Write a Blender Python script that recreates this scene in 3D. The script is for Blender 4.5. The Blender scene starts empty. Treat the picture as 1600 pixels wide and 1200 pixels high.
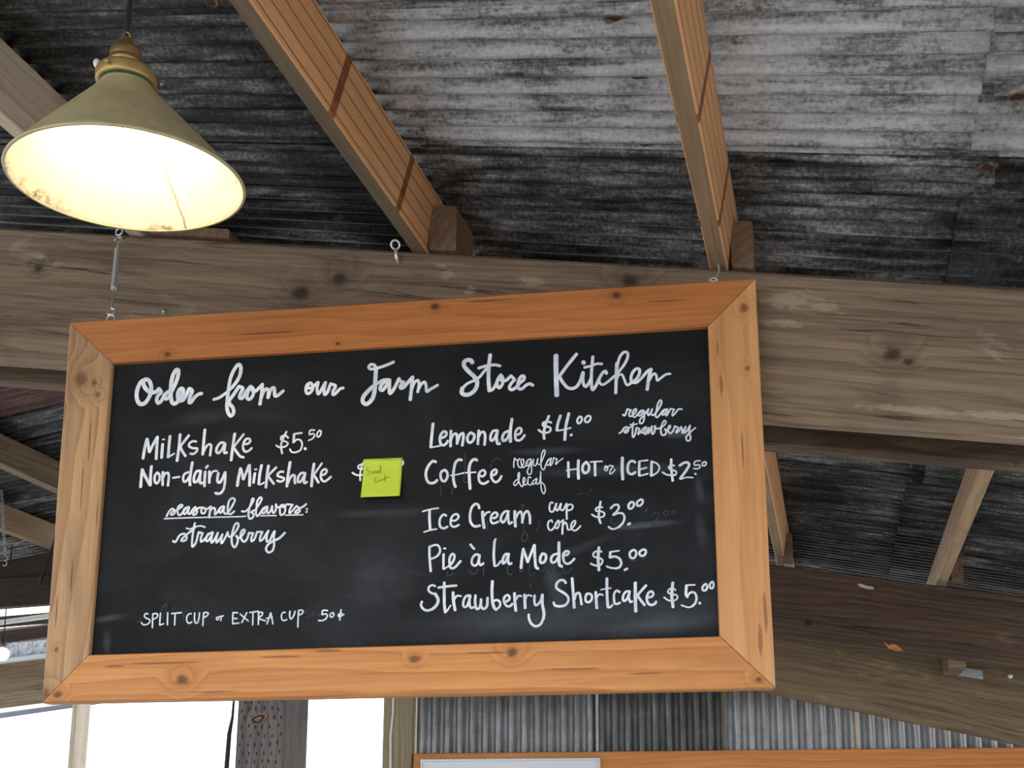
import bpy, bmesh, math, random
from mathutils import Vector, Matrix, Euler, noise
C = bpy.context.scene.collection
SC = bpy.context.scene
random.seed(7)

# ------------------------------------------------------------------ camera, sky, exposure
EYE = 1.65                      # camera height above the floor
PITCH, ROLL = math.radians(9.578), math.radians(0.3)
cam = bpy.data.objects.new('camera', bpy.data.cameras.new('camera'))
C.objects.link(cam)
cam.data.sensor_width = 36.0
cam.data.lens = 36.0
cam.data.shift_y = 435.0 / 1600.0
cam.data.clip_start = 0.02
fw = Vector((0, math.cos(PITCH), math.sin(PITCH)))
up0 = Vector((0, -math.sin(PITCH), math.cos(PITCH)))
rt0 = Vector((1, 0, 0))
rt = rt0 * math.cos(ROLL) + up0 * math.sin(ROLL)
up = up0 * math.cos(ROLL) - rt0 * math.sin(ROLL)
m = Matrix((rt, up, -fw)).transposed().to_4x4()
m.translation = Vector((0, 0, EYE))
cam.matrix_world = m
SC.camera = cam

world = bpy.data.worlds.new('overcast_sky')
SC.world = world
world.use_nodes = True
wn = world.node_tree.nodes
wl = world.node_tree.links
wn.clear()
wo = wn.new('ShaderNodeOutputWorld')
bg = wn.new('ShaderNodeBackground')
tc = wn.new('ShaderNodeTexCoord')
sx = wn.new('ShaderNodeSeparateXYZ')
rp = wn.new('ShaderNodeValToRGB')
rp.color_ramp.elements[0].position = 0.0
rp.color_ramp.elements[0].color = (0.92, 0.96, 1.0, 1)
rp.color_ramp.elements[1].position = 0.7
rp.color_ramp.elements[1].color = (0.72, 0.84, 1.0, 1)
wl.new(tc.outputs['Generated'], sx.inputs[0])
wl.new(sx.outputs['Z'], rp.inputs[0])
wl.new(rp.outputs[0], bg.inputs['Color'])
bg.inputs['Strength'].default_value = 1.5
wl.new(bg.outputs[0], wo.inputs['Surface'])

sun = bpy.data.objects.new('sun', bpy.data.lights.new('sun', 'SUN'))
C.objects.link(sun)
sun.data.energy = 1.2           # hazy sun outside, never reaching under the roof directly
sun.data.angle = math.radians(8)
sun.data.color = (1.0, 0.95, 0.88)
sun.rotation_euler = (math.radians(38), math.radians(12), math.radians(20))

SC.view_settings.view_transform = 'Standard'
SC.view_settings.look = 'None'
SC.view_settings.gamma = 1.0
SC.view_settings.use_curve_mapping = False
SC.view_settings.exposure = 1.16

# ------------------------------------------------------------------ building axes
HD = math.radians(17.5)
Pv = Vector((math.sin(HD), math.cos(HD), 0))     # along the ridge, away from the camera
Qv = Vector((math.cos(HD), -math.sin(HD), 0))    # across the building, to the right
Zv = Vector((0, 0, 1))
def B(q, p, z):                                   # building coordinates (z above eye level) to world
    return Qv * q + Pv * p + Vector((0, 0, z + EYE))
WD = math.radians(11)
Wn = Vector((math.sin(WD), math.cos(WD), 0))     # axes of the back wall
Wq = Vector((math.cos(WD), -math.sin(WD), 0))
def BW(q, d, z):
    return Wq * q + Wn * d + Vector((0, 0, z + EYE))
RIDGE_Q = -2.85
def zr(q):                                        # underside of the rafters
    return 1.118 - 0.2366 * q if q >= RIDGE_Q else 1.118 - 0.2366 * RIDGE_Q - 0.08 * (RIDGE_Q - q)
PURLIN = 0.150

# ------------------------------------------------------------------ materials
def srgb(r, g, b):
    f = lambda c: (c / 12.92 if c <= 0.04045 else ((c + 0.055) / 1.055) ** 2.4)
    return (f(r / 255), f(g / 255), f(b / 255), 1)

class NT:
    def __init__(s, name):
        s.m = bpy.data.materials.new(name); s.m.use_nodes = True
        s.n = s.m.node_tree.nodes; s.l = s.m.node_tree.links
        s.p = s.n['Principled BSDF']
    def new(s, t, **kw):
        n = s.n.new(t)
        for k, v in kw.items(): setattr(n, k, v)
        return n
    def link(s, a, b): s.l.new(a, b)
    def val(s, sock, v):
        if hasattr(v, 'node'): s.link(v, sock)
        else: sock.default_value = v
    def math(s, op, a, b=0.0, clamp=False):
        n = s.new('ShaderNodeMath', operation=op, use_clamp=clamp)
        s.val(n.inputs[0], a); s.val(n.inputs[1], b); return n.outputs[0]
    def mix(s, f, a, b, mode='MIX'):
        n = s.new('ShaderNodeMix', data_type='RGBA', blend_type=mode)
        s.val(n.inputs[0], f); s.val(n.inputs[6], a); s.val(n.inputs[7], b); return n.outputs[2]
    def coord(s, scale=(1, 1, 1), kind='Object', rnd=True, loc=(0, 0, 0), rot=None):
        t = s.new('ShaderNodeTexCoord'); out = t.outputs[kind]
        if rnd:
            oi = s.new('ShaderNodeObjectInfo')
            sc = s.new('ShaderNodeVectorMath', operation='SCALE'); sc.inputs[0].default_value = (37.0, 11.0, 23.0)
            s.link(oi.outputs['Random'], sc.inputs['Scale'])
            ad = s.new('ShaderNodeVectorMath', operation='ADD'); s.link(out, ad.inputs[0]); s.link(sc.outputs[0], ad.inputs[1]); out = ad.outputs[0]
        if rot:
            mr = s.new('ShaderNodeMapping'); mr.inputs['Rotation'].default_value = rot; s.link(out, mr.inputs[0]); out = mr.outputs[0]
        mp = s.new('ShaderNodeMapping'); mp.inputs['Scale'].default_value = scale; mp.inputs['Location'].default_value = loc
        s.link(out, mp.inputs[0]); return mp.outputs[0]
    def noise(s, vec, scale=1.0, detail=5, rough=0.55, dist=0.0):
        n = s.new('ShaderNodeTexNoise'); s.link(vec, n.inputs['Vector'])
        n.inputs['Scale'].default_value = scale; n.inputs['Detail'].default_value = detail
        n.inputs['Roughness'].default_value = rough; n.inputs['Distortion'].default_value = dist
        return n.outputs[0]
    def ramp(s, f, stops, interp='LINEAR'):
        n = s.new('ShaderNodeValToRGB'); n.color_ramp.interpolation = interp
        e = n.color_ramp.elements
        while len(e) < len(stops): e.new(0.5)
        for i, (p, c) in enumerate(stops):
            e[i].position = p; e[i].color = c if len(c) == 4 else (*c, 1)
        s.link(f, n.inputs[0]); return n.outputs[0]
    def band(s, f, lo, hi):        # smooth 0..1 between lo and hi
        n = s.new('ShaderNodeMapRange', interpolation_type='SMOOTHSTEP')
        s.link(f, n.inputs[0]); n.inputs[1].default_value = lo; n.inputs[2].default_value = hi
        return n.outputs[0]
    def bump(s, hgt, strength=0.3, dist=0.002):
        n = s.new('ShaderNodeBump'); n.inputs['Strength'].default_value = strength; n.inputs['Distance'].default_value = dist
        s.link(hgt, n.inputs['Height']); s.link(n.outputs[0], s.p.inputs['Normal'])

def g(v): return (v, v, v, 1)

def wood(name, light, dark, knot=None, knots=0.35, rings=0.5, stain=0.0, stain_col=None, cracks=0.0, pale=0.0, pale_col=None,
         rough=0.65, spec=0.3, kerfs=None, bands=None, ring_scale=34.0, bump=0.25, knot_list=None, fine=0.75, checks=0.0, flecks=0.0, streaks=None, pale_list=None, cross=1):
    t = NT(name)
    base = t.coord((1, 1, 1))
    # knots: sparse cells
    kv = t.coord((2.1, 5.0, 5.0))
    vo = t.new('ShaderNodeTexVoronoi'); t.link(kv, vo.inputs['Vector']); vo.inputs['Scale'].default_value = 1.0
    sep = t.new('ShaderNodeSeparateColor'); t.link(vo.outputs['Color'], sep.inputs[0])
    has = t.math('LESS_THAN', sep.outputs[0], knots)
    d = vo.outputs['Distance']
    near = t.math('MULTIPLY', t.math('SUBTRACT', 1.0, t.band(d, 0.0, 0.42)), has)
    core = t.math('MULTIPLY', t.math('SUBTRACT', 1.0, t.band(d, 0.05, 0.12)), has)
    if knot_list:
        tck = t.new('ShaderNodeTexCoord'); sk = t.new('ShaderNodeSeparateXYZ'); t.link(tck.outputs['Object'], sk.inputs[0])
        near, core = t.math('MULTIPLY', near, 0.0), t.math('MULTIPLY', core, 0.0)
        wb = t.math('MULTIPLY', t.math('SUBTRACT', t.noise(t.coord((60, 60, 60)), 1.0, 3, 0.6), 0.5), 1.1)
        for (kx, ky, kr) in knot_list:
            ex = t.math('DIVIDE', t.math('SUBTRACT', sk.outputs[0], kx), kr * 1.25)
            ey = t.math('DIVIDE', t.math('SUBTRACT', sk.outputs[cross], ky), kr)
            dd = t.math('ADD', t.math('SQRT', t.math('ADD', t.math('MULTIPLY', ex, ex), t.math('MULTIPLY', ey, ey))), wb)
            near = t.math('MAXIMUM', near, t.math('SUBTRACT', 1.0, t.band(dd, 0.5, 4.0)))
            core = t.math('MAXIMUM', core, t.math('SUBTRACT', 1.0, t.band(dd, 0.3, 1.3)))
    # growth rings flowing round the knots
    wv = t.coord((0.10, 1.0, 1.0))
    wob = t.noise(t.coord((0.7, 4.0, 4.0)), 1.0, 3, 0.5)
    sz = t.new('ShaderNodeSeparateXYZ'); t.link(wv, sz.inputs[0])
    yz = t.math('ADD', t.math('MULTIPLY', sz.outputs[1], 0.8), sz.outputs[2])
    ph = t.math('ADD', t.math('MULTIPLY', t.math('ADD', yz, t.math('MULTIPLY', wob, 0.22)), ring_scale), t.math('MULTIPLY', near, 1.5 if knot_list else 3.2))
    ring = t.math('FRACT', ph)
    ring = t.ramp(ring, [(0.0, g(0.0)), (0.72, g(0.55)), (0.93, g(1.0)), (1.0, g(0.0))])
    fib = t.noise(t.coord((5.0, 150.0, 150.0)), 1.0, 4, 0.6)
    str_ = t.noise(t.coord((0.9, 22.0, 22.0)), 1.0, 5, 0.6, 0.4)
    big = t.noise(t.coord((1.3, 4.0, 4.0)), 1.0, 4, 0.6, 0.3)
    f = t.math('ADD', t.math('MULTIPLY', ring, rings), t.math('MULTIPLY', str_, 0.75))
    f = t.math('ADD', f, t.math('MULTIPLY', t.math('SUBTRACT', fib, 0.5), fine))
    f = t.math('ADD', f, t.math('MULTIPLY', t.math('SUBTRACT', big, 0.5), 0.7))
    col = t.ramp(f, [(0.12, light), (0.42, tuple(0.65 * a + 0.35 * b for a, b in zip(light, dark))), (0.95, dark)])
    if stain:
        sf = t.math('MULTIPLY', t.band(t.noise(t.coord((1.6, 6.5, 6.5), loc=(3, 1, 2)), 1.0, 6, 0.65, 0.5), 0.52, 0.68), stain)
        col = t.mix(sf, col, stain_col or dark)
    if pale:
        pf = t.math('MULTIPLY', t.band(t.noise(t.coord((4.0, 13.0, 13.0), loc=(9, 4, 7)), 1.0, 8, 0.72, 0.4), 0.58, 0.70), pale)
        col = t.mix(pf, col, pale_col or light)
    kc = knot or tuple(a * 0.35 for a in dark[:3]) + (1,)
    col = t.mix(t.math('MULTIPLY', near, 0.35), col, dark)
    col = t.mix(t.math('MULTIPLY', core, 0.85), col, kc)
    for lst, kind in ((streaks, 0), (pale_list, 1)):
        if not lst: continue
        tcs = t.new('ShaderNodeTexCoord'); ss = t.new('ShaderNodeSeparateXYZ'); t.link(tcs.outputs['Object'], ss.inputs[0])
        wb2 = t.math('MULTIPLY', t.math('SUBTRACT', t.noise(t.coord((25, 140, 140) if kind == 0 else (45, 90, 90)), 1.0, 5, 0.7), 0.5), 1.6 if kind == 0 else 2.6)
        acc = None
        for (kx, ky, kr, el) in lst:
            ex = t.math('DIVIDE', t.math('SUBTRACT', ss.outputs[0], kx), kr * el)
            ey = t.math('DIVIDE', t.math('SUBTRACT', ss.outputs[cross], ky), kr)
            dd = t.math('ADD', t.math('SQRT', t.math('ADD', t.math('MULTIPLY', ex, ex), t.math('MULTIPLY', ey, ey))), wb2)
            w_ = t.math('SUBTRACT', 1.0, t.band(dd, 0.6, 1.2))
            acc = w_ if acc is None else t.math('MAXIMUM', acc, w_)
        col = t.mix(t.math('MULTIPLY', acc, 0.75 if kind == 0 else 0.42), col, (tuple(a * 0.45 for a in dark[:3]) + (1,)) if kind == 0 else pale_col)
    if cracks:
        cs = t.new('ShaderNodeSeparateXYZ'); t.link(t.coord((1, 1, 1), rot=(0, -0.09, 0)), cs.inputs[0])
        cw = t.noise(t.coord((0.9, 2.5, 2.5), loc=(5, 5, 5)), 1.0, 4, 0.5, 0.2)
        cp = t.math('ADD', t.math('MULTIPLY', t.math('ADD', cs.outputs[2], t.math('MULTIPLY', cs.outputs[1], 0.9)), 15.0), t.math('MULTIPLY', cw, 2.4))
        ck = t.math('LESS_THAN', t.math('FRACT', cp), 0.022)
        gate = t.band(t.noise(t.coord((1.3, 9.0, 9.0), loc=(1, 8, 2)), 1.0, 3, 0.6), 0.50, 0.56)
        ck = t.math('MULTIPLY', t.math('MULTIPLY', ck, gate), cracks)
        col = t.mix(ck, col, tuple(a * 0.12 for a in dark[:3]) + (1,))
    if checks:
        c2 = t.noise(t.coord((2.2, 62.0, 62.0), loc=(7, 2, 1), rot=(0, -0.05, 0)), 1.0, 5, 0.7, 0.3)
        g2 = t.band(t.noise(t.coord((2.0, 7.0, 7.0), loc=(2, 2, 9)), 1.0, 3, 0.6), 0.40, 0.62)
        cf = t.math('MULTIPLY', t.math('MULTIPLY', t.math('SUBTRACT', 1.0, t.band(c2, 0.34, 0.43)), g2), checks)
        col = t.mix(cf, col, tuple(a * 0.28 for a in dark[:3]) + (1,))
        cl = t.math('MULTIPLY', t.math('MULTIPLY', t.band(c2, 0.60, 0.70), g2), checks * 0.5)
        col = t.mix(cl, col, tuple(min(1, a * 1.5) for a in light[:3]) + (1,))
    if flecks:
        fv = t.new('ShaderNodeTexVoronoi'); t.link(t.coord((13.0, 26.0, 26.0)), fv.inputs['Vector'])
        fs = t.new('ShaderNodeSeparateColor'); t.link(fv.outputs['Color'], fs.inputs[0])
        ff = t.math('MULTIPLY', t.math('LESS_THAN', t.math('ADD', fv.outputs['Distance'], t.math('MULTIPLY', fib, 0.12)), 0.13), t.math('LESS_THAN', fs.outputs[1], flecks))
        col = t.mix(ff, col, pale_col or light)
    if kerfs or bands:
        tc2 = t.new('ShaderNodeTexCoord'); s2 = t.new('ShaderNodeSeparateXYZ'); t.link(tc2.outputs['Object'], s2.inputs[0])
        X, Y, Z = s2.outputs
        if kerfs:
            spacing, wid, kcol = kerfs
            wz = t.math('ADD', Z, t.math('MULTIPLY', t.noise(t.coord((6, 3, 3)), 1.0, 4, 0.6), 0.006))
            fr = t.math('FRACT', t.math('ADD', t.math('DIVIDE', wz, spacing), 10.0))
            kk = t.math('LESS_THAN', fr, wid)
            col = t.mix(t.math('MULTIPLY', kk, 0.8), col, kcol)
        for (x0, slope, half, bcol) in (bands or []):
            e = t.math('ABSOLUTE', t.math('SUBTRACT', X, t.math('ADD', x0, t.math('MULTIPLY', Z, slope))))
            bf = t.math('MULTIPLY', t.math('SUBTRACT', 1.0, t.band(e, half * 0.7, half)), t.math('ADD', 0.45, t.math('MULTIPLY', str_, 0.75)), True)
            col = t.mix(bf, col, bcol)
    t.link(col, t.p.inputs['Base Color'])
    t.p.inputs['Roughness'].default_value = rough
    t.p.inputs['Specular IOR Level'].default_value = spec
    t.bump(t.math('ADD', t.math('ADD', fib, t.math('MULTIPLY', str_, 1.5)), t.math('MULTIPLY', core, -1.0)), bump, 0.0025)
    return t.m

def plain(name, col, rough=0.5, metal=0.0, var=0.15, vs=30.0, spec=0.5):
    t = NT(name)
    n = t.noise(t.coord((1, 1, 1)), vs, 4, 0.6)
    c = t.mix(t.math('MULTIPLY', n, 1.0), tuple(x * (1 - var) for x in col[:3]) + (1,), tuple(min(1, x * (1 + var)) for x in col[:3]) + (1,))
    t.link(c, t.p.inputs['Base Color'])
    t.p.inputs['Roughness'].default_value = rough; t.p.inputs['Metallic'].default_value = metal
    t.p.inputs['Specular IOR Level'].default_value = spec
    return t.m

def tin(name, along='X', rust=0.0):
    """weathered galvanised sheet; object property tone shifts it from soot dark to oxide white, warm turns it red"""
    t = NT(name)
    at = t.new('ShaderNodeAttribute', attribute_type='OBJECT', attribute_name='tone')
    wa = t.new('ShaderNodeAttribute', attribute_type='OBJECT', attribute_name='warm')
    sc = (1.0, 1.0, 1.0)
    st = (2.0, 26.0, 26.0) if along == 'X' else (26.0, 26.0, 2.0)
    st2 = (5.0, 40.0, 40.0) if along == 'X' else (40.0, 40.0, 5.0)
    streak = t.noise(t.coord(st), 1.0, 7, 0.68, 0.6)
    patch = t.noise(t.coord((3.0, 5.0, 5.0)), 1.0, 8, 0.65, 0.4)
    spk = t.noise(t.coord((1, 1, 1)), 120.0, 4, 0.7)
    fine = t.noise(t.coord(st2, loc=(2, 3, 4)), 1.0, 8, 0.75)
    k_ = 1.0 if along == 'X' else 0.3
    f = t.math('ADD', t.math('MULTIPLY', t.math('SUBTRACT', streak, 0.5), 0.6 * k_), t.math('MULTIPLY', t.math('SUBTRACT', patch, 0.5), 0.75 * k_))
    f = t.math('ADD', f, 0.55)
    f = t.math('ADD', f, t.math('MULTIPLY', t.math('SUBTRACT', spk, 0.5), 0.5 * k_))
    f = t.math('ADD', f, t.math('MULTIPLY', t.math('SUBTRACT', fine, 0.5), 0.85 * k_))
    f = t.math('ADD', f, t.math('MULTIPLY', t.math('SUBTRACT', at.outputs['Fac'], 0.5), 0.75))
    col = t.ramp(f, [(0.30, (0.016, 0.016, 0.016)), (0.46, (0.055, 0.055, 0.053)), (0.58, (0.16, 0.16, 0.155)), (0.72, (0.42, 0.42, 0.43)), (0.9, (0.62, 0.62, 0.64))])
    rn = t.noise(t.coord((8.0, 8.0, 8.0), loc=(4, 4, 1)), 1.0, 7, 0.7, 0.4)
    rf = t.band(rn, 0.62, 0.72)
    col = t.mix(t.math('MULTIPLY', rf, 0.25 + rust), col, (0.10, 0.045, 0.02, 1))
    wmix = t.math('MULTIPLY', wa.outputs['Fac'], t.math('ADD', 0.55, t.math('MULTIPLY', patch, 0.6)), True)
    col = t.mix(wmix, col, t.mix(streak, (0.02, 0.010, 0.010, 1), (0.20, 0.075, 0.055, 1)))
    t.link(col, t.p.inputs['Base Color'])
    if along == 'X':
        t.link(t.ramp(f, [(0.35, g(0.75)), (0.75, g(0.25))]), t.p.inputs['Metallic'])
        t.link(t.ramp(f, [(0.3, g(0.34)), (0.8, g(0.6))]), t.p.inputs['Roughness'])
    else:
        t.p.inputs['Metallic'].default_value = 0.6
        t.link(t.ramp(spk, [(0.3, g(0.40)), (0.7, g(0.55))]), t.p.inputs['Roughness'])
    t.bump(t.math('ADD', spk, fine), 0.25, 0.002)
    return t.m

M = {}
M['beam'] = wood('weathered_beam', srgb(146, 124, 102), srgb(72, 56, 46), knots=0.16, rings=0.20, stain=0.55, stain_col=srgb(72, 54, 44), cracks=0.9, pale=0.40, pale_col=srgb(176, 160, 138), rough=0.72, ring_scale=26, fine=1.0, checks=0.85, flecks=0.1, cross=2, knot_list=[(-0.3851, 0.0896, 0.0186), (-0.4781, 0.0477, 0.0203), (0.3132, 0.1198, 0.0169), (0.8637, -0.0048, 0.0151), (0.8952, -0.0181, 0.0085), (-1.2826, 0.072, 0.0135)], pale_list=[(-0.1102, 0.1109, 0.0112, 1.6), (-0.0468, 0.0758, 0.0112, 1.3), (0.0915, 0.1057, 0.0125, 2.6), (-0.1314, 0.1331, 0.0063, 2.0), (0.6452, 0.0924, 0.0175, 2.4), (0.6476, 0.0445, 0.0075, 6), (0.722, 0.0832, 0.01, 3), (0.9108, -0.1141, 0.0075, 12), (1.0683, -0.112, 0.0075, 10), (-1.2943, 0.1075, 0.0088, 3)])
M['beam_back'] = wood('brown_beam', srgb(122, 100, 80), srgb(62, 48, 38), knots=0.14, rings=0.3, stain=0.6, stain_col=srgb(48, 36, 29), cracks=0.5, pale=0.18, pale_col=srgb(160, 140, 118), rough=0.75, fine=1.0, checks=0.6, flecks=0.08)
M['beam_dark'] = wood('dark_red_beam', srgb(104, 84, 68), srgb(44, 33, 27), knots=0.2, rings=0.36, stain=0.45, stain_col=srgb(100, 66, 48), cracks=0.5, pale=0.22, pale_col=srgb(150, 126, 108), rough=0.72, ring_scale=40, fine=1.0, checks=0.8, flecks=0.1)
M['beam_olive'] = wood('olive_brown_beam', srgb(132, 112, 86), srgb(74, 58, 44), knots=0.18, rings=0.25, stain=0.7, stain_col=srgb(52, 40, 31), cracks=0.3, pale=0.3, pale_col=srgb(170, 146, 112), rough=0.75, fine=1.0, checks=0.45, flecks=0.06)
M['beam_black'] = wood('soot_dark_beam', srgb(64, 48, 42), srgb(28, 21, 19), knots=0.1, rings=0.3, stain=0.3, rough=0.8)
M['rafter_new'] = wood('sawn_fir', srgb(228, 172, 122), srgb(190, 134, 88), knots=0.0, rings=0.10, stain=0.15, stain_col=srgb(140, 92, 58), rough=0.7,
                       kerfs=(0.031, 0.10, srgb(92, 58, 36)), bands=[(-0.36, 0.20, 0.013, srgb(112, 56, 28)), (-0.055, 0.20, 0.012, srgb(108, 56, 30))])
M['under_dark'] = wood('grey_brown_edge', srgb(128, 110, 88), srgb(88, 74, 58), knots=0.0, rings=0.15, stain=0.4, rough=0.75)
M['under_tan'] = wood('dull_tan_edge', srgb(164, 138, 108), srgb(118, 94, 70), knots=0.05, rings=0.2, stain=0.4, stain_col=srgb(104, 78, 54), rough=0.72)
M['rafter_tan'] = wood('tan_rafter', srgb(190, 160, 128), srgb(138, 108, 80), knots=0.08, rings=0.25, stain=0.4, stain_col=srgb(116, 84, 58), pale=0.25, pale_col=srgb(206, 186, 160), rough=0.72)
M['rafter_pale'] = wood('pale_grey_rafter', srgb(222, 206, 184), srgb(172, 150, 128), knots=0.06, rings=0.2, stain=0.55, stain_col=srgb(134, 98, 72), pale=0.3, pale_col=srgb(210, 196, 178), rough=0.75)
M['rafter_brown'] = wood('brown_rafter', srgb(150, 126, 102), srgb(92, 72, 56), knots=0.15, rings=0.35, stain=0.45, rough=0.75)
M['cleat'] = wood('brown_cleat', srgb(134, 108, 86), srgb(92, 70, 54), knots=0.0, rings=0.35, stain=0.3, rough=0.75, pale=0.1)
M['pine_top'] = wood('orange_stained_pine', srgb(198, 126, 68), srgb(140, 78, 36), knot=srgb(60, 30, 18), knots=0.22, rings=0.25, stain=0.25, stain_col=srgb(138, 74, 34), pale=0.10, pale_col=srgb(222, 168, 108), rough=0.45, spec=0.4, bump=0.12, knot_list=[(-0.4984, 0.0874, 0.0059), (0.0755, 0.0182, 0.0079), (0.4475, 0.0182, 0.0085), (-0.1288, 0.0874, 0.0039)], streaks=[(0.1822, 0.0126, 0.0021, 25.0), (-0.2784, 0.0536, 0.00196, 40.0), (0.5456, 0.0374, 0.00157, 25.0)])
M['pine_left'] = wood('greyed_pine', srgb(192, 152, 110), srgb(142, 104, 70), knot=srgb(104, 66, 40), knots=0.30, rings=0.5, stain=0.45, stain_col=srgb(128, 104, 82), checks=0.35, rough=0.55, bump=0.2, ring_scale=30, knot_list=[(0.2807, 0.038, 0.0157), (0.2425, 0.0751, 0.0066), (0.2703, 0.0675, 0.0066), (-0.3963, 0.0059, 0.0118), (-0.3047, 0.0238, 0.0039)], streaks=[(0.0408, 0.0548, 0.00196, 26.67), (-0.1513, 0.0459, 0.00236, 14.44), (-0.0163, 0.0924, 0.00183, 21.43), (-0.2313, 0.0184, 0.00183, 21.43), (0.1388, 0.065, 0.00183, 32.14)])
M['pine_right'] = wood('honey_pine', srgb(214, 158, 104), srgb(178, 120, 70), knot=srgb(120, 66, 34), knots=0.18, rings=0.3, stain=0.35, stain_col=srgb(158, 92, 50), rough=0.5, bump=0.12, ring_scale=22, knot_list=[(-0.3516, 0.0253, 0.0092), (-0.2227, 0.0245, 0.0052)], streaks=[(-0.1909, 0.0764, 0.00419, 6.25), (-0.2666, 0.081, 0.0017, 10.77), (0.2669, 0.0119, 0.00393, 11.33), (0.3219, 0.0238, 0.00458, 6.29), (-0.0581, 0.0411, 0.00196, 20.0), (0.1991, -0.0018, 0.00196, 16.0)])
M['pine_bottom'] = wood('golden_pine', srgb(214, 150, 88), srgb(168, 104, 52), knot=srgb(82, 48, 30), knots=0.40, rings=0.4, stain=0.4, stain_col=srgb(146, 84, 46), rough=0.5, bump=0.15, ring_scale=24, knot_list=[(0.4296, 0.0395, 0.0118), (-0.2319, 0.0787, 0.0105), (-0.0412, 0.0708, 0.0066), (0.6916, 0.0165, 0.0079), (-0.6944, 0.0162, 0.0066)], streaks=[(0.4717, 0.0754, 0.00236, 34.44), (0.5754, 0.0714, 0.00288, 8.18), (0.2269, 0.0824, 0.0021, 22.5), (0.1335, 0.0917, 0.00288, 10.0), (-0.0412, 0.0733, 0.00786, 1.67), (-0.3546, 0.0446, 0.0017, 30.77), (0.3687, 0.0151, 0.0017, 30.77), (-0.4875, 0.033, 0.0017, 23.08), (-0.1821, 0.08, 0.0021, 22.5)])
M['wall_board'] = wood('orange_wall_board', srgb(220, 146, 82), srgb(176, 104, 52), knot=srgb(110, 58, 30), knots=0.35, rings=0.35, stain=0.2, rough=0.5, bump=0.1, ring_scale=24)
M['post'] = wood('grey_incised_post', srgb(140, 130, 126), srgb(80, 72, 70), knot=srgb(46, 38, 36), knots=0.25, rings=0.4, stain=0.3, cracks=0.9, rough=0.8)
M['post_tan'] = wood('tan_post', srgb(176, 160, 130), srgb(128, 110, 84), knots=0.1, rings=0.3, stain=0.4, stain_col=srgb(112, 92, 68), rough=0.75)
M['tin_roof'] = tin('weathered_tin_roof', 'X', 0.15)
M['tin_wall'] = tin('galvanised_wall_tin', 'Z', 0.0)
M['rust'] = plain('rust', (0.045, 0.018, 0.010, 1), 0.9, 0.0, 0.6, 90)
M['rust_rim'] = plain('rust_rim', (0.20, 0.11, 0.05, 1), 0.9, 0.0, 0.5, 90)
M['zinc'] = plain('zinc_plated_steel', (0.70, 0.71, 0.72, 1), 0.30, 0.6, 0.15, 60)
M['alu'] = plain('cast_aluminium', (0.68, 0.68, 0.68, 1), 0.5, 0.35, 0.1, 80)
M['brass'] = plain('aged_brass', (0.36, 0.24, 0.11, 1), 0.42, 0.75, 0.35, 50)
M['gilt'] = plain('old_gilt_brass', (0.50, 0.34, 0.13, 1), 0.45, 0.6, 0.3, 60)
M['green'] = plain('green_enamel', (0.03, 0.13, 0.09, 1), 0.35, 0.0, 0.3, 50)
M['cord'] = plain('black_cord', (0.012, 0.012, 0.012, 1), 0.7)
M['white_wire'] = plain('white_cable', (0.75, 0.75, 0.78, 1), 0.4)
M['white_panel'] = plain('white_panel', (0.74, 0.74, 0.76, 1), 0.3, 0.0, 0.05, 4)
M['floor'] = plain('concrete_floor', (0.34, 0.325, 0.30, 1), 0.8, 0.0, 0.2, 3)
M['ground'] = plain('gravel_ground', (0.34, 0.325, 0.29, 1), 0.9, 0.0, 0.25, 8)
M['plate'] = plain('galvanised_plate', (0.38, 0.39, 0.40, 1), 0.5, 0.7, 0.2, 60)
M['white_trim'] = plain('white_painted_batten', (0.72, 0.68, 0.62, 1), 0.6, 0.0, 0.2, 20)
M['grey_trim'] = plain('grey_blue_batten', (0.12, 0.12, 0.15, 1), 0.7, 0.0, 0.2, 20)
M['white_china'] = plain('white_porcelain', (0.8, 0.78, 0.72, 1), 0.3)

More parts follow.
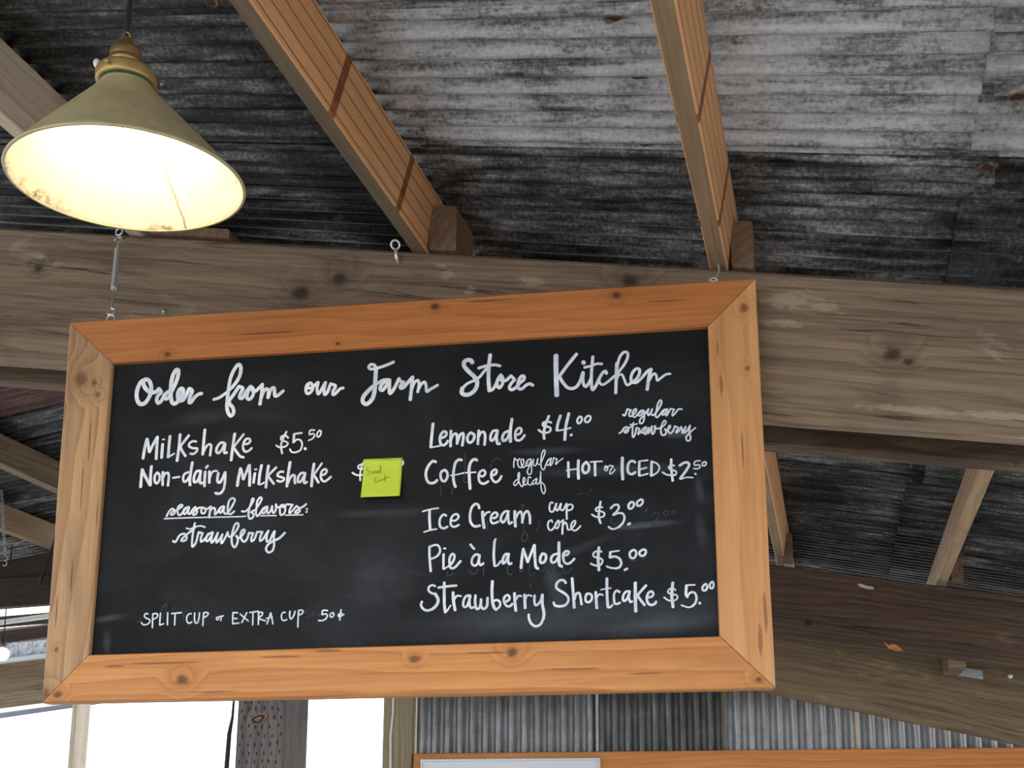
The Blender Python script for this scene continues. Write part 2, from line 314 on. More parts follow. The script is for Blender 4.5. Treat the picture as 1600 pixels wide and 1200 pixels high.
def mat_board():
    t = NT('chalkboard_black')
    v = t.coord((1, 1, 1), rnd=False)
    cloud = t.noise(t.coord((2.2, 3.5, 3.5), rnd=False), 1.0, 6, 0.62, 0.6)
    wipe = t.noise(t.coord((3.0, 14.0, 26.0), rnd=False), 1.0, 6, 0.65, 0.8)
    sp = t.new('ShaderNodeSeparateXYZ'); t.link(v, sp.inputs[0])
    X, Z = sp.outputs[0], sp.outputs[2]
    tot = t.math('MULTIPLY', t.band(cloud, 0.42, 0.75), 0.14)
    # wiped patches of chalk dust: (x, z, half length, half height, tilt, strength)
    for (x, z, a, b, rot, k) in SMEARS:
        c_, s_ = math.cos(rot), math.sin(rot)
        dx = t.math('SUBTRACT', X, x); dz = t.math('SUBTRACT', Z, z)
        e1 = t.math('DIVIDE', t.math('ADD', t.math('MULTIPLY', dx, c_), t.math('MULTIPLY', dz, s_)), a)
        e2 = t.math('DIVIDE', t.math('SUBTRACT', t.math('MULTIPLY', dz, c_), t.math('MULTIPLY', dx, s_)), b)
        r = t.math('SQRT', t.math('ADD', t.math('MULTIPLY', e1, e1), t.math('MULTIPLY', e2, e2)))
        w = t.math('SUBTRACT', 1.0, t.band(r, 0.1, 1.0))
        tot = t.math('ADD', tot, t.math('MULTIPLY', t.math('MULTIPLY', w, k * 0.42), t.math('ADD', 0.05, t.math('MULTIPLY', wipe, 1.3))))
    tot = t.math('ADD', tot, t.math('MULTIPLY', t.band(wipe, 0.55, 0.8), 0.08))
    dust = t.noise(t.coord((1, 1, 1), rnd=False), 60.0, 5, 0.7)
    tot = t.math('MULTIPLY', tot, t.math('ADD', 0.6, t.math('MULTIPLY', dust, 0.8)), True)
    col = t.mix(tot, (0.0062, 0.0062, 0.0070, 1), (0.105, 0.115, 0.135, 1))
    t.link(col, t.p.inputs['Base Color'])
    t.p.inputs['Roughness'].default_value = 0.75
    t.p.inputs['Specular IOR Level'].default_value = 0.22
    return t.m
SMEARS = [(0.30, 0.075, 0.10, 0.012, 0.0, 0.9), (0.215, 0.102, 0.030, 0.006, 0.05, 2.2), (0.555, 0.098, 0.040, 0.013, -0.1, 1.6), (0.42, 0.03, 0.20, 0.018, 0.0, 0.8),
          (0.49, -0.086, 0.09, 0.010, 0.06, 1.7), (0.36, -0.13, 0.10, 0.014, 0.35, 0.6), (0.315, -0.20, 0.025, 0.085, 0.22, 0.85), (0.52, -0.285, 0.16, 0.030, 0.10, 0.9),
          (0.30, -0.27, 0.42, 0.060, 0.03, 0.9), (-0.02, -0.17, 0.12, 0.10, 0.3, 0.45), (-0.02, -0.04, 0.16, 0.012, 0.0, 0.5), (-0.42, 0.185, 0.10, 0.025, 0.1, 0.4),
          (-0.36, 0.12, 0.05, 0.04, 0.6, 0.4), (-0.60, -0.24, 0.05, 0.010, 0.15, 1.0), (-0.60, -0.29, 0.012, 0.035, 0.1, 0.9), (0.60, -0.02, 0.012, 0.04, 0.1, 0.8), (0.60, -0.10, 0.015, 0.05, 0.1, 0.6)]
M['chalkboard'] = mat_board()

def mat_paint(name, c1, c2, rough=0.6):
    t = NT(name)
    n = t.noise(t.coord((40, 40, 40), rnd=False), 1.0, 4, 0.6)
    t.link(t.mix(t.band(n, 0.35, 0.65), c1, c2), t.p.inputs['Base Color'])
    t.p.inputs['Roughness'].default_value = rough; t.p.inputs['Specular IOR Level'].default_value = 0.2
    return t.m
M['lettering'] = mat_paint('white_chalk_marker', srgb(226, 227, 234), srgb(198, 204, 216))
M['ghost'] = mat_paint('wiped_chalk', srgb(62, 64, 70), srgb(46, 48, 52))
M['ink'] = mat_paint('grey_pencil', srgb(92, 104, 24), srgb(78, 88, 20))
def mat_note():
    t = NT('lime_paper')
    n = t.noise(t.coord((1, 1, 1), rnd=False), 25.0, 4, 0.5)
    t.link(t.mix(n, srgb(176, 194, 44), srgb(186, 204, 54)), t.p.inputs['Base Color'])
    t.p.inputs['Roughness'].default_value = 0.6
    return t.m
M['note'] = mat_note()

def mat_shade_out():
    t = NT('olive_enamel')
    n = t.noise(t.coord((1, 1, 1), rnd=False), 14.0, 6, 0.65)
    n2 = t.noise(t.coord((1, 1, 1), rnd=False), 60.0, 5, 0.7)
    col = t.mix(t.band(n, 0.35, 0.7), srgb(186, 172, 132), srgb(164, 150, 114))
    col = t.mix(t.math('MULTIPLY', t.band(n2, 0.62, 0.72), 0.5), col, srgb(92, 76, 50))
    t.link(col, t.p.inputs['Base Color']); t.p.inputs['Roughness'].default_value = 0.5
    return t.m
M['shade_out'] = mat_shade_out()
def mat_shade_in():
    t = NT('cream_enamel')
    tcd = t.new('ShaderNodeTexCoord'); sp = t.new('ShaderNodeSeparateXYZ'); t.link(tcd.outputs['Object'], sp.inputs[0])
    X, Y, Z = sp.outputs
    n = t.noise(t.coord((1, 1, 1), rnd=False), 55.0, 6, 0.7)
    n3 = t.noise(t.coord((1, 1, 1), rnd=False), 11.0, 4, 0.6)
    rimf = t.math('SUBTRACT', 1.0, t.band(Z, 0.002, 0.022))
    chip = t.math('MULTIPLY', t.math('MULTIPLY', t.band(n, 0.45, 0.55), rimf), t.band(n3, 0.46, 0.60))
    spots = t.math('MULTIPLY', t.band(t.noise(t.coord((1, 1, 1), rnd=False, loc=(3, 5, 1)), 70.0, 3, 0.5), 0.72, 0.76), t.math('SUBTRACT', 1.0, t.band(Z, 0.03, 0.08)))
    # a hairline crack running up the enamel at the back
    ang = t.math('ARCTAN2', Y, X)
    wobble = t.math('MULTIPLY', t.math('SUBTRACT', t.noise(t.coord((1, 1, 40), rnd=False), 3.0, 4, 0.6), 0.5), 0.06)
    crack = t.math('LESS_THAN', t.math('ABSOLUTE', t.math('SUBTRACT', ang, t.math('ADD', 1.36, wobble))), 0.011)
    crack = t.math('MULTIPLY', t.math('MULTIPLY', crack, t.math('SUBTRACT', 1.0, t.band(Z, 0.07, 0.10))), 0.75)
    col = t.mix(t.math('MAXIMUM', t.math('MAXIMUM', chip, spots), crack, True), srgb(240, 232, 200), srgb(150, 96, 28))
    t.link(col, t.p.inputs['Base Color']); t.p.inputs['Roughness'].default_value = 0.35
    return t.m
M['shade_in'] = mat_shade_in()
def emit(name, col, s):
    t = NT(name); t.p.inputs['Base Color'].default_value = col
    t.p.inputs['Emission Color'].default_value = col; t.p.inputs['Emission Strength'].default_value = s
    return t.m
M['bulb'] = emit('lit_bulb', (1.0, 0.86, 0.62, 1), 13.0)
M['far_bulb'] = emit('lit_string_bulb', (1.0, 0.80, 0.48, 1), 14.0)
def mat_translucent():
    t = NT('clear_ribbed_plastic')
    n = t.noise(t.coord((1, 1, 1)), 22.0, 7, 0.75, 1.2)
    c = t.mix(t.band(n, 0.4, 0.6), srgb(250, 252, 255), srgb(150, 160, 172))
    t.link(c, t.p.inputs['Base Color']); t.p.inputs['Roughness'].default_value = 0.4
    t.p.inputs['Transmission Weight'].default_value = 0.85
    t.bump(n, 0.8, 0.01)
    return t.m
M['translucent'] = mat_translucent()

# ------------------------------------------------------------------ builders
MW = {}                       # world matrices of everything linked so far
def link(o, mw, parent=None):
    C.objects.link(o)
    MW[o.name] = mw
    if parent is not None:
        o.parent = parent
        o.matrix_basis = MW[parent.name].inverted() @ mw
    else:
        o.matrix_basis = mw
    return o
def tag(o, label=None, cat=None, group=None, kind=None):
    if label: o['label'] = label
    if cat: o['category'] = cat
    if group: o['group'] = group
    if kind: o['kind'] = kind
    return o
def empty(name, mw, label=None, cat=None, group=None, kind=None, parent=None):
    o = bpy.data.objects.new(name, None); o.empty_display_size = 0.1
    link(o, mw if isinstance(mw, Matrix) else Matrix.Translation(mw), parent)
    return tag(o, label, cat, group, kind)
def mesh_obj(name, verts, faces, mats, parent=None, frame=None, smooth=False, midx=None):
    """verts in world space; the object's own axes come from frame"""
    frame = frame or Matrix.Translation(sum((Vector(v) for v in verts), Vector()) / len(verts))
    inv = frame.inverted()
    me = bpy.data.meshes.new(name)
    me.from_pydata([inv @ Vector(v) for v in verts], [], faces)
    for mm in (mats if isinstance(mats, (list, tuple)) else [mats]): me.materials.append(mm)
    if midx: me.polygons.foreach_set('material_index', midx)
    if smooth: me.polygons.foreach_set('use_smooth', [True] * len(me.polygons))
    me.update()
    o = bpy.data.objects.new(name, me)
    return link(o, frame, parent)
def frame_from(origin, x, zhint):
    x = x.normalized(); y = zhint.cross(x).normalized(); z = x.cross(y)
    f = Matrix((x, y, z)).transposed().to_4x4(); f.translation = origin
    return f
def plank(name, A, Bq, mat, parent=None, cham=0.004, amp=0.0015, nseg=None, under=None):
    """a board lofted between end A and end B, each [front-bottom, back-bottom, back-top, front-top] in world space"""
    A = [Vector(v) for v in A]; Bq = [Vector(v) for v in Bq]
    ca = sum(A, Vector()) / 4; cb = sum(Bq, Vector()) / 4
    L = (cb - ca).length
    nseg = nseg or max(2, int(L / 0.12))
    fr = frame_from((ca + cb) / 2, cb - ca, (A[3] - A[0]))
    verts, faces, mi = [], [], []
    seed = random.random() * 50
    for i in range(nseg + 1):
        t = i / nseg
        q = [A[k].lerp(Bq[k], t) for k in range(4)]
        cen = sum(q, Vector()) / 4
        for k in range(4):
            p0, pp, pn = q[k], q[k - 1], q[(k + 1) % 4]
            for w in (pp, pn):
                d = (w - p0); c_ = min(cham, d.length * 0.45)
                v = p0 + d.normalized() * c_
                if amp and 0 < i < nseg:
                    s_ = noise.noise_vector(Vector((t * L * 3 + seed, k * 3.1, seed))) * amp
                    v = v + s_
                verts.append(v)
    for i in range(nseg):
        for k in range(8):
            a = i * 8 + k; b = i * 8 + (k + 1) % 8
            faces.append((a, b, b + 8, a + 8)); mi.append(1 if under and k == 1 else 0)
    faces.append(tuple(range(7, -1, -1))); e = nseg * 8
    faces.append(tuple(range(e, e + 8))); mi += [0, 0]
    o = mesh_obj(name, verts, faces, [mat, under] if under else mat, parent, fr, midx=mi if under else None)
    bm = bmesh.new(); bm.from_mesh(o.data); bmesh.ops.recalc_face_normals(bm, faces=bm.faces); bm.to_mesh(o.data); bm.free()
    return o
def tube_geo(pts, r, n=10, closed=False):
    pts = [Vector(p) for p in pts]; verts, faces = [], []
    N = len(pts); prev = None
    for i, p in enumerate(pts):
        if closed: d = pts[(i + 1) % N] - pts[i - 1]
        else: d = pts[min(i + 1, N - 1)] - pts[max(i - 1, 0)]
        d.normalize()
        if prev is None:
            a = d.orthogonal().normalized()
        else:
            a = (prev - d * prev.dot(d)).normalized()
        prev = a; b = d.cross(a)
        rr = r[i] if isinstance(r, (list, tuple)) else r
        for k in range(n):
            th = 2 * math.pi * k / n
            verts.append(p + a * math.cos(th) * rr + b * math.sin(th) * rr)
    for i in range(N if closed else N - 1):
        for k in range(n):
            j = (i + 1) % N
            faces.append((i * n + k, i * n + (k + 1) % n, j * n + (k + 1) % n, j * n + k))
    if not closed:
        faces.append(tuple(range(n - 1, -1, -1))); faces.append(tuple(range((N - 1) * n, N * n)))
    return verts, faces
def tube(name, pts, r, mat, parent=None, n=10, closed=False, frame=None):
    v, f = tube_geo(pts, r, n, closed)
    return mesh_obj(name, v, f, mat, parent, frame, smooth=True)
def lathe(name, prof, frame, mat, parent=None, n=64, midx=None):
    """prof: (radius, height) about the frame's z axis"""
    verts, faces, mi = [], [], []
    for (r, z) in prof:
        for k in range(n):
            th = 2 * math.pi * k / n
            verts.append(frame @ Vector((r * math.cos(th), r * math.sin(th), z)))
    for i in range(len(prof) - 1):
        for k in range(n):
            faces.append((i * n + k, i * n + (k + 1) % n, (i + 1) * n + (k + 1) % n, (i + 1) * n + k))
            mi.append(midx[i] if midx else 0)
    return mesh_obj(name, verts, faces, mat, parent, frame, smooth=True, midx=mi)
def arc(c, ax, ay, r, a0, a1, n=16):
    return [c + ax * (math.cos(a0 + (a1 - a0) * i / n) * r) + ay * (math.sin(a0 + (a1 - a0) * i / n) * r) for i in range(n + 1)]
def sphere(name, c, r, mat, parent=None, zs=1.0, n=24):
    prof = [(max(1e-5, r * math.sin(math.pi * i / 14)), -r * zs * math.cos(math.pi * i / 14)) for i in range(15)]
    return lathe(name, prof, Matrix.Translation(c), mat, parent, n)
def box(name, f, lo, hi, mat, parent=None, cham=0.002, amp=0.0):
    """f maps (a, b, c) to world; a runs along the length"""
    (a0, b0, c0), (a1, b1, c1) = lo, hi
    e = lambda a: [f(a, b0, c0), f(a, b1, c0), f(a, b1, c1), f(a, b0, c1)]
    return plank(name, e(a0), e(a1), mat, parent, cham, amp)
LETTERING = [
    ('Order', '91|-5504 2772 -5602 2721 -5675 2545 -5680 2389 -5634 2261 -5572 2215 -5485 2240 -5398 2373 -5365 2515 -5381 2648 -5431 2742 -5504 2772 -5546 2718 -5518 2608 -5423 2501 -5320 2465 -5233 2490 -5194 2539;78|-5194 2539 -5150 2491 -5140 2455 -5209 2381 -5227 2280 -5194 2221 -5131 2257 -5057 2402 -4966 2475;76|-4955 2478 -5039 2407 -5053 2330 -5016 2298 -4954 2354 -4923 2442;87|-4920 2442 -4823 2664 -4779 2842 -4790 2939 -4826 2951 -4881 2872 -4925 2694 -4929 2491 -4910 2298 -4869 2201 -4815 2186 -4749 2253 -4673 2380 -4655 2487 -4698 2523 -4753 2457 -4761 2338 -4725 2252 -4655 2254 -4584 2364 -4521 2503;78|-4521 2509 -4454 2458 -4499 2299 -4505 2192 -4470 2196 -4382 2316 -4292 2377 -4245 2380'),
    ('from', '65|-3972 2234 -3866 2261 -3685 2384 -3573 2485;77|-3579 2479 -3464 2645 -3410 2797 -3421 2953 -3461 2989 -3544 2889 -3618 2714 -3656 2466 -3675 2206 -3677 2064 -3642 1920 -3581 1846 -3527 1902 -3542 2021 -3628 2132 -3630 2191 -3543 2317 -3434 2489;74|-3434 2495 -3345 2446 -3393 2332 -3406 2238 -3353 2223 -3289 2338 -3190 2475;74|-3179 2480 -3118 2417 -3124 2270 -3202 2191 -3247 2229 -3237 2347 -3178 2474 -3128 2377 -3081 2362 -2925 2507;74|-2926 2513 -2930 2330 -2961 2072;74|-2948 2189 -2891 2351 -2835 2407 -2793 2375 -2790 2210;74|-2788 2227 -2731 2395 -2674 2428 -2653 2314 -2641 2237 -2593 2240 -2470 2337'),
    ('our', '66|-1879 2482 -1947 2463 -1984 2359 -1952 2251 -1896 2260 -1836 2350 -1844 2433 -1902 2484 -1937 2439 -1924 2367 -1848 2386 -1731 2486;66|-1725 2485 -1744 2345 -1712 2226 -1658 2305 -1571 2471;66|-1566 2476 -1590 2336 -1578 2206 -1531 2239 -1457 2435;66|-1457 2438 -1353 2385 -1401 2267 -1393 2190 -1338 2228 -1249 2317 -1187 2331'),
    ('farm', '65|-131 2841 -243 2796 -388 2748 -546 2717 -625 2718 -657 2764 -604 2818 -536 2798 -503 2732;88|-503 2732 -504 2579 -512 2427 -517 2264 -556 2079 -633 1979 -700 1947 -768 2015 -754 2113 -666 2225 -561 2324;68|-566 2319 -439 2405 -327 2457 -215 2457;74|-226 2455 -360 2377 -405 2269 -368 2229 -280 2320 -209 2445;74|-209 2450 -212 2305 -197 2152 -133 2218 -57 2366 -13 2462;67|-13 2472 27 2402 88 2390;74|83 2383 23 2303 29 2253 79 2265 178 2375 266 2481;74|271 2487 257 2278 230 1995;62|258 2219 317 2367 384 2410 410 2339 387 2154;62|397 2212 463 2324 523 2365 558 2272 576 2149 647 2197 796 2279'),
    ('Store', '88|1513 2730 1487 2776 1419 2794 1353 2761 1340 2680 1431 2547 1552 2423 1613 2304 1596 2178 1509 2073 1388 2034 1300 2085 1310 2183;59|1308 2183 1420 2281 1563 2342 1662 2405 1761 2527 1849 2626;79|1884 2871 1854 2614 1849 2337 1865 2099;63|1870 2096 1936 2124 2013 2258 2079 2393;62|1645 2601 1805 2641 1981 2651 2085 2624;68|2101 2424 2037 2326 2024 2211 2067 2145 2133 2228 2144 2343 2101 2420 2087 2346 2133 2297 2210 2304 2308 2393;61|2308 2397 2384 2311;68|2382 2306 2307 2218 2276 2128 2323 2091 2405 2132;67|2405 2132 2492 2230 2569 2295 2580 2363 2537 2380 2477 2312 2449 2187 2470 2103 2530 2102 2623 2177 2693 2201 2753 2164'),
    ('Kitchen', '97|3230 2775 3226 2417 3236 1924;67|3646 2784 3460 2553 3312 2355;67|3295 2316 3369 2180 3464 2071 3550 2049 3636 2084 3713 2206 3772 2379;64|3775 2376 3765 2225 3787 2110 3818 2074 3878 2133 3933 2250;84|3781 2603 3792 2579;62|3974 2708 3947 2432 3936 2193 3956 1998 4016 2063 4088 2218 4176 2361 4225 2384 4240 2329;53|4176 2361 4110 2262 4100 2149 4150 2095 4247 2140 4399 2268;54|3803 2486 3943 2515 4062 2551 4153 2540;57|4398 2257 4497 2365 4617 2529 4674 2663 4665 2756 4612 2770 4530 2695 4474 2538 4437 2323;64|4452 2534 4437 2323 4427 2096 4417 1904;51|4439 2186 4489 2286 4543 2294 4589 2200 4623 2096 4654 2058 4735 2101;61|4719 2107 4821 2164 4899 2296 4896 2387 4838 2396 4767 2326 4727 2204 4746 2123 4820 2102 4928 2181 5059 2332 5128 2371;68|5131 2367 5087 2217 5043 1942;49|5101 2148 5154 2247 5205 2272 5233 2219 5248 2117 5318 2169 5426 2242 5505 2249'),
    ('milkshake', '63|-5456 1007 -5432 1235 -5394 1428;64|-5388 1427 -5357 1290 -5327 1148;63|-5321 1141 -5254 1297 -5169 1464;64|-5167 1463 -5167 1257 -5166 981;63|-5043 1298 -5046 1146 -5048 1005;35|-5049 1402 -5008 1402;63|-4891 1465 -4900 1244 -4905 1010;40|-4904 1007 -4774 1080;63|-4670 1493 -4681 1198 -4705 918;56|-4477 1464 -4643 1243;56|-4647 1214 -4602 1124 -4527 1013;49|-4310 1320 -4380 1332 -4459 1281 -4462 1228 -4372 1177 -4279 1166 -4293 1097 -4372 1048 -4425 1062;63|-4134 1569 -4146 1288 -4154 1032;53|-4147 1066 -4094 1181 -4028 1247 -3980 1222 -3985 1117 -3993 1001;55|-3681 1248 -3763 1272 -3840 1191 -3861 1087 -3822 1039 -3755 1094 -3692 1219;55|-3675 1230 -3688 1125 -3684 1038 -3632 1047;62|-3480 1448 -3507 1198 -3533 876;48|-3286 1430 -3488 1162;53|-3493 1151 -3407 1030 -3335 945 -3266 925;51|-3283 1216 -3186 1217 -3136 1273 -3167 1327 -3235 1313 -3283 1222 -3285 1117 -3236 1045 -3157 1064 -3102 1117'),
    ('milkshake price', '41|-2327 1301 -2380 1351 -2470 1338 -2485 1286 -2410 1236 -2329 1186 -2361 1129 -2462 1100 -2525 1114 -2575 1149;43|-2368 1437 -2435 1295 -2475 1135 -2444 969;39|-2040 1395 -2199 1379;52|-2204 1371 -2210 1197;39|-2204 1203 -2138 1257 -2058 1230 -2026 1136 -2063 1022 -2163 979 -2243 991 -2282 1050;63|-1962 1052 -1952 1040'),
    ('milkshake price', '34|-1770 1441 -1866 1438 -1874 1348 -1801 1367 -1766 1331 -1810 1258 -1893 1222;34|-1667 1430 -1711 1374 -1715 1305 -1675 1291 -1632 1359 -1639 1417 -1673 1430'),
    ('non-dairy milkshake', '63|-5473 383 -5469 569 -5461 762;63|-5459 761 -5391 624 -5271 415;63|-5262 411 -5268 618 -5262 822;54|-5125 679 -5174 614 -5160 474 -5118 443 -5070 528 -5078 633 -5125 679;58|-5003 682 -5002 548 -4993 403;54|-4991 571 -4949 650 -4897 665 -4871 612 -4876 386;47|-4775 549 -4637 564;53|-4450 656 -4530 619 -4554 528 -4526 445 -4470 477 -4412 579;63|-4372 862 -4397 636 -4408 463 -4396 376;58|-4185 673 -4266 667 -4318 551 -4306 435 -4260 439 -4202 546 -4179 655;58|-4179 667 -4190 522 -4172 400 -4127 413;58|-4081 651 -4085 506 -4083 339;55|-4067 735 -4034 772;58|-3991 652 -3985 525 -3983 409;44|-3971 524 -3930 632 -3862 660 -3822 650;58|-3796 603 -3809 505 -3803 424 -3758 399 -3705 477 -3653 613;55|-3648 619 -3645 428 -3671 245 -3725 173 -3794 161 -3838 178'),
    ('non-dairy milkshake', '62|-3377 318 -3352 530 -3322 684;57|-3319 684 -3285 573 -3258 451;57|-3252 447 -3195 603 -3144 745;62|-3135 745 -3118 519 -3115 307;57|-3011 563 -3024 457 -3032 366;37|-3017 648 -2978 651;59|-2875 733 -2903 567 -2920 332;39|-2917 321 -2866 324 -2810 359;59|-2727 714 -2752 479 -2764 251;52|-2561 672 -2730 501;52|-2724 490 -2665 407 -2599 321;50|-2404 569 -2467 575 -2527 526 -2526 492 -2440 454 -2382 428 -2414 372 -2482 364 -2528 387;61|-2269 767 -2301 516 -2320 256;52|-2300 321 -2247 445 -2193 494 -2160 464 -2161 384 -2147 312;52|-1945 517 -2024 526 -2089 426 -2080 334 -2030 343 -1966 455;52|-1940 511 -1959 397 -1950 303 -1900 328;59|-1762 708 -1787 481 -1800 236;45|-1597 712 -1748 490;52|-1764 474 -1717 409 -1656 306;49|-1607 467 -1529 475 -1486 547 -1521 588 -1587 551 -1612 450 -1587 358 -1525 323 -1459 363 -1398 415'),
    ('seasonal flavors', '44|-4869 -277 -4828 -187 -4757 -118 -4708 -158 -4696 -216 -4744 -250 -4785 -241 -4753 -190 -4673 -165 -4584 -111 -4535 -62 -4570 -43 -4631 -92 -4634 -207 -4599 -268 -4543 -233 -4480 -121 -4395 -96;44|-4395 -96 -4479 -144 -4509 -223 -4473 -248 -4399 -125;44|-4391 -108 -4406 -228 -4370 -252 -4317 -163 -4262 -108;44|-4262 -104 -4225 -166 -4222 -235 -4277 -273 -4307 -255 -4259 -177 -4170 -123 -4084 -127;44|-4084 -121 -4127 -171 -4112 -240 -4061 -248 -4031 -186 -4066 -127 -4019 -164 -3924 -105;48|-3924 -111 -3937 -201 -3953 -340;44|-3942 -224 -3883 -137 -3836 -160 -3830 -288 -3776 -231 -3723 -142;43|-3656 -110 -3722 -148 -3742 -221 -3712 -256 -3643 -134;43|-3638 -123 -3644 -236 -3602 -281 -3536 -230 -3441 -62 -3416 16 -3475 53 -3535 -1 -3560 -149 -3546 -275 -3488 -286 -3417 -231;30|-4913 -327 -4435 -329 -3988 -336;30|-3913 -339 -3225 -352;43|-3258 -236 -3195 -246 -3118 -190 -3043 -68 -3012 10 -3036 29 -3066 -67 -3105 -213 -3111 -350 -3075 -408 -3011 -365 -3012 -297 -3064 -266 -2969 -219;43|-2971 -225 -2874 -64 -2843 14 -2872 44 -2932 -27 -2948 -175 -2955 -311 -2924 -357 -2865 -292 -2801 -192 -2723 -159;43|-2723 -161 -2800 -215 -2826 -282 -2785 -301 -2717 -173;43|-2714 -167 -2719 -264 -2695 -310 -2641 -244 -2619 -154;43|-2619 -154 -2607 -257 -2588 -303 -2539 -249 -2538 -126;43|-2538 -120 -2502 -188 -2452 -178;43|-2363 -137 -2436 -151 -2449 -264 -2423 -355 -2362 -324 -2338 -212 -2385 -153 -2424 -157 -2373 -193 -2307 -128;43|-2307 -128 -2183 -145;43|-2185 -148 -2242 -238 -2247 -323 -2179 -264 -2104 -176;43|-2104 -173 -2046 -224 -2033 -292 -2088 -324 -2133 -311 -2046 -235 -1947 -183 -1901 -142;47|-1884 -248 -1880 -250;47|-1889 -307 -1885 -310;30|-3213 -345 -3168 -347;29|-2851 -351 -2524 -360;29|-2330 -359 -1961 -366'),
    ('seasonal strawberry', '46|-4702 -814 -4655 -839 -4565 -700 -4475 -667 -4417 -717 -4422 -797 -4490 -822 -4527 -810 -4439 -705 -4306 -602 -4246 -542;46|-4251 -451 -4277 -621 -4291 -802 -4278 -952 -4223 -895 -4161 -654;34|-4429 -552 -4354 -572 -4241 -531 -4128 -515 -4029 -545;46|-4161 -648 -4074 -672;46|-4074 -676 -4106 -775 -4100 -854 -4044 -822 -3948 -685;46|-3864 -660 -3964 -718 -3997 -824 -3964 -848 -3878 -727 -3852 -674;46|-3856 -671 -3884 -795 -3871 -883 -3817 -820 -3749 -681;46|-3750 -675 -3778 -799 -3766 -884 -3715 -824 -3649 -713;45|-3649 -713 -3669 -837 -3660 -905 -3607 -828 -3538 -670;45|-3540 -669 -3513 -764 -3451 -761 -3365 -657 -3313 -545 -3332 -488 -3377 -498 -3428 -631 -3451 -811 -3426 -948 -3379 -997 -3328 -917 -3318 -816 -3343 -761;45|-3355 -759 -3296 -806 -3193 -697 -3176 -641 -3213 -631 -3261 -706 -3241 -831 -3182 -889 -3126 -835 -3086 -704;45|-3086 -704 -2995 -716;45|-2995 -716 -3031 -816 -3022 -886 -2968 -841 -2917 -694;45|-2917 -691 -2804 -695;45|-2804 -699 -2847 -812 -2842 -885 -2787 -848 -2713 -727 -2676 -675;45|-2676 -672 -2711 -795 -2695 -908 -2640 -876 -2578 -732 -2546 -689;45|-2544 -689 -2558 -834 -2548 -1003 -2587 -1108 -2665 -1131 -2714 -1064 -2682 -976 -2572 -896;52|-2572 -896 -2440 -839 -2330 -733'),
    ('lemonade', '62|709 1447 689 1240 667 956;37|672 942 779 959 867 971;55|899 1138 975 1179 986 1245 941 1275 878 1219 853 1106 878 1002 933 977 998 1030 1014 1066;55|1079 1279 1074 1106 1073 947;55|1080 1094 1128 1194 1183 1214 1207 1145 1208 997;55|1217 1042 1271 1187 1327 1218 1336 1127 1313 955;55|1478 1220 1424 1145 1429 1031 1476 1004 1544 1071 1554 1172 1483 1219;54|1649 1253 1638 1089 1631 965;54|1641 1111 1696 1211 1752 1219 1777 1150 1767 946;54|2027 1237 1946 1232 1889 1121 1902 1024 1956 1050 2022 1200;54|2032 1227 2013 1070 2037 950 2075 954;54|2249 1214 2173 1175 2130 1086 2156 1008 2227 1059 2276 1170;63|2326 1462 2292 1214 2294 986;50|2400 1118 2486 1147 2519 1219 2476 1272 2411 1219 2389 1107 2410 1018 2475 1003 2540 1054 2578 1107'),
    ('lemonade price', '45|3117 1346 3058 1372 2956 1349 2952 1293 3036 1266 3102 1234 3088 1162 3013 1137 2927 1153 2863 1205;54|3070 1488 3004 1313 2965 1134 2974 1012;56|3304 1483 3251 1322 3228 1188;36|3225 1171 3356 1182 3508 1216;60|3473 1520 3410 1246 3385 972;49|3506 1059 3523 1072'),
    ('lemonade price', '43|3685 1444 3642 1381 3656 1301 3699 1310 3734 1387 3717 1439 3685 1444;43|3845 1449 3796 1395 3804 1327 3848 1316 3908 1389 3898 1440 3850 1451'),
    ('lemonade options', '36|4550 1439 4581 1415 4637 1541;36|4637 1550 4711 1526;36|4711 1524 4672 1449 4686 1393 4740 1412 4818 1520 4806 1549 4752 1501 4745 1401 4783 1371 4835 1429 4910 1504 4958 1507;36|4958 1507 4878 1461 4855 1406 4892 1398 4963 1484;36|4971 1495 4964 1322 4935 1245 4888 1236 4879 1304 4950 1390 5058 1530;36|5058 1530 5035 1441 5055 1395 5132 1520;36|5132 1526 5108 1426 5139 1391 5203 1449;36|5203 1443 5280 1562 5320 1673 5294 1705 5251 1643 5213 1488 5191 1377 5216 1342 5275 1395 5351 1491 5420 1510;36|5420 1510 5340 1447 5327 1392 5375 1406 5435 1498;36|5435 1498 5400 1363 5443 1419 5488 1506;36|5488 1512 5563 1493;35|5561 1491 5521 1404 5525 1359 5579 1412 5655 1497 5712 1488;36|4468 1051 4511 1077 4576 1163 4639 1173 4646 1092 4589 1056 4569 1080 4649 1137 4740 1210;36|4754 1257 4732 1110 4739 954 4772 991 4812 1145;29|4688 1227 4745 1216 4830 1231;36|4812 1151 4869 1125;36|4867 1123 4840 1010 4900 1079 4964 1143;36|4998 1158 4921 1100 4909 1034 4941 1038 5001 1141;36|5004 1152 4962 1054 4982 997 5048 1139;36|5050 1138 5036 1017 5100 1136 5112 1166;36|5112 1166 5116 1001 5150 1022 5180 1163;36|5166 1164 5204 1108 5288 1126;35|5288 1126 5363 1178 5394 1243 5366 1272 5322 1213 5289 1081 5303 981 5347 965 5395 1026 5371 1097;35|5407 1064 5466 1117 5477 1161 5446 1151 5432 1052 5467 997 5526 1047 5560 1143;35|5560 1143 5632 1108;35|5630 1106 5582 1005 5651 1052 5685 1125;35|5684 1116 5709 1076;35|5706 1082 5706 988 5773 1121;35|5773 1123 5741 991 5796 1033 5857 1135;35|5860 1141 5841 986 5864 897 5841 831 5795 828 5776 901 5857 997 5962 1089'),
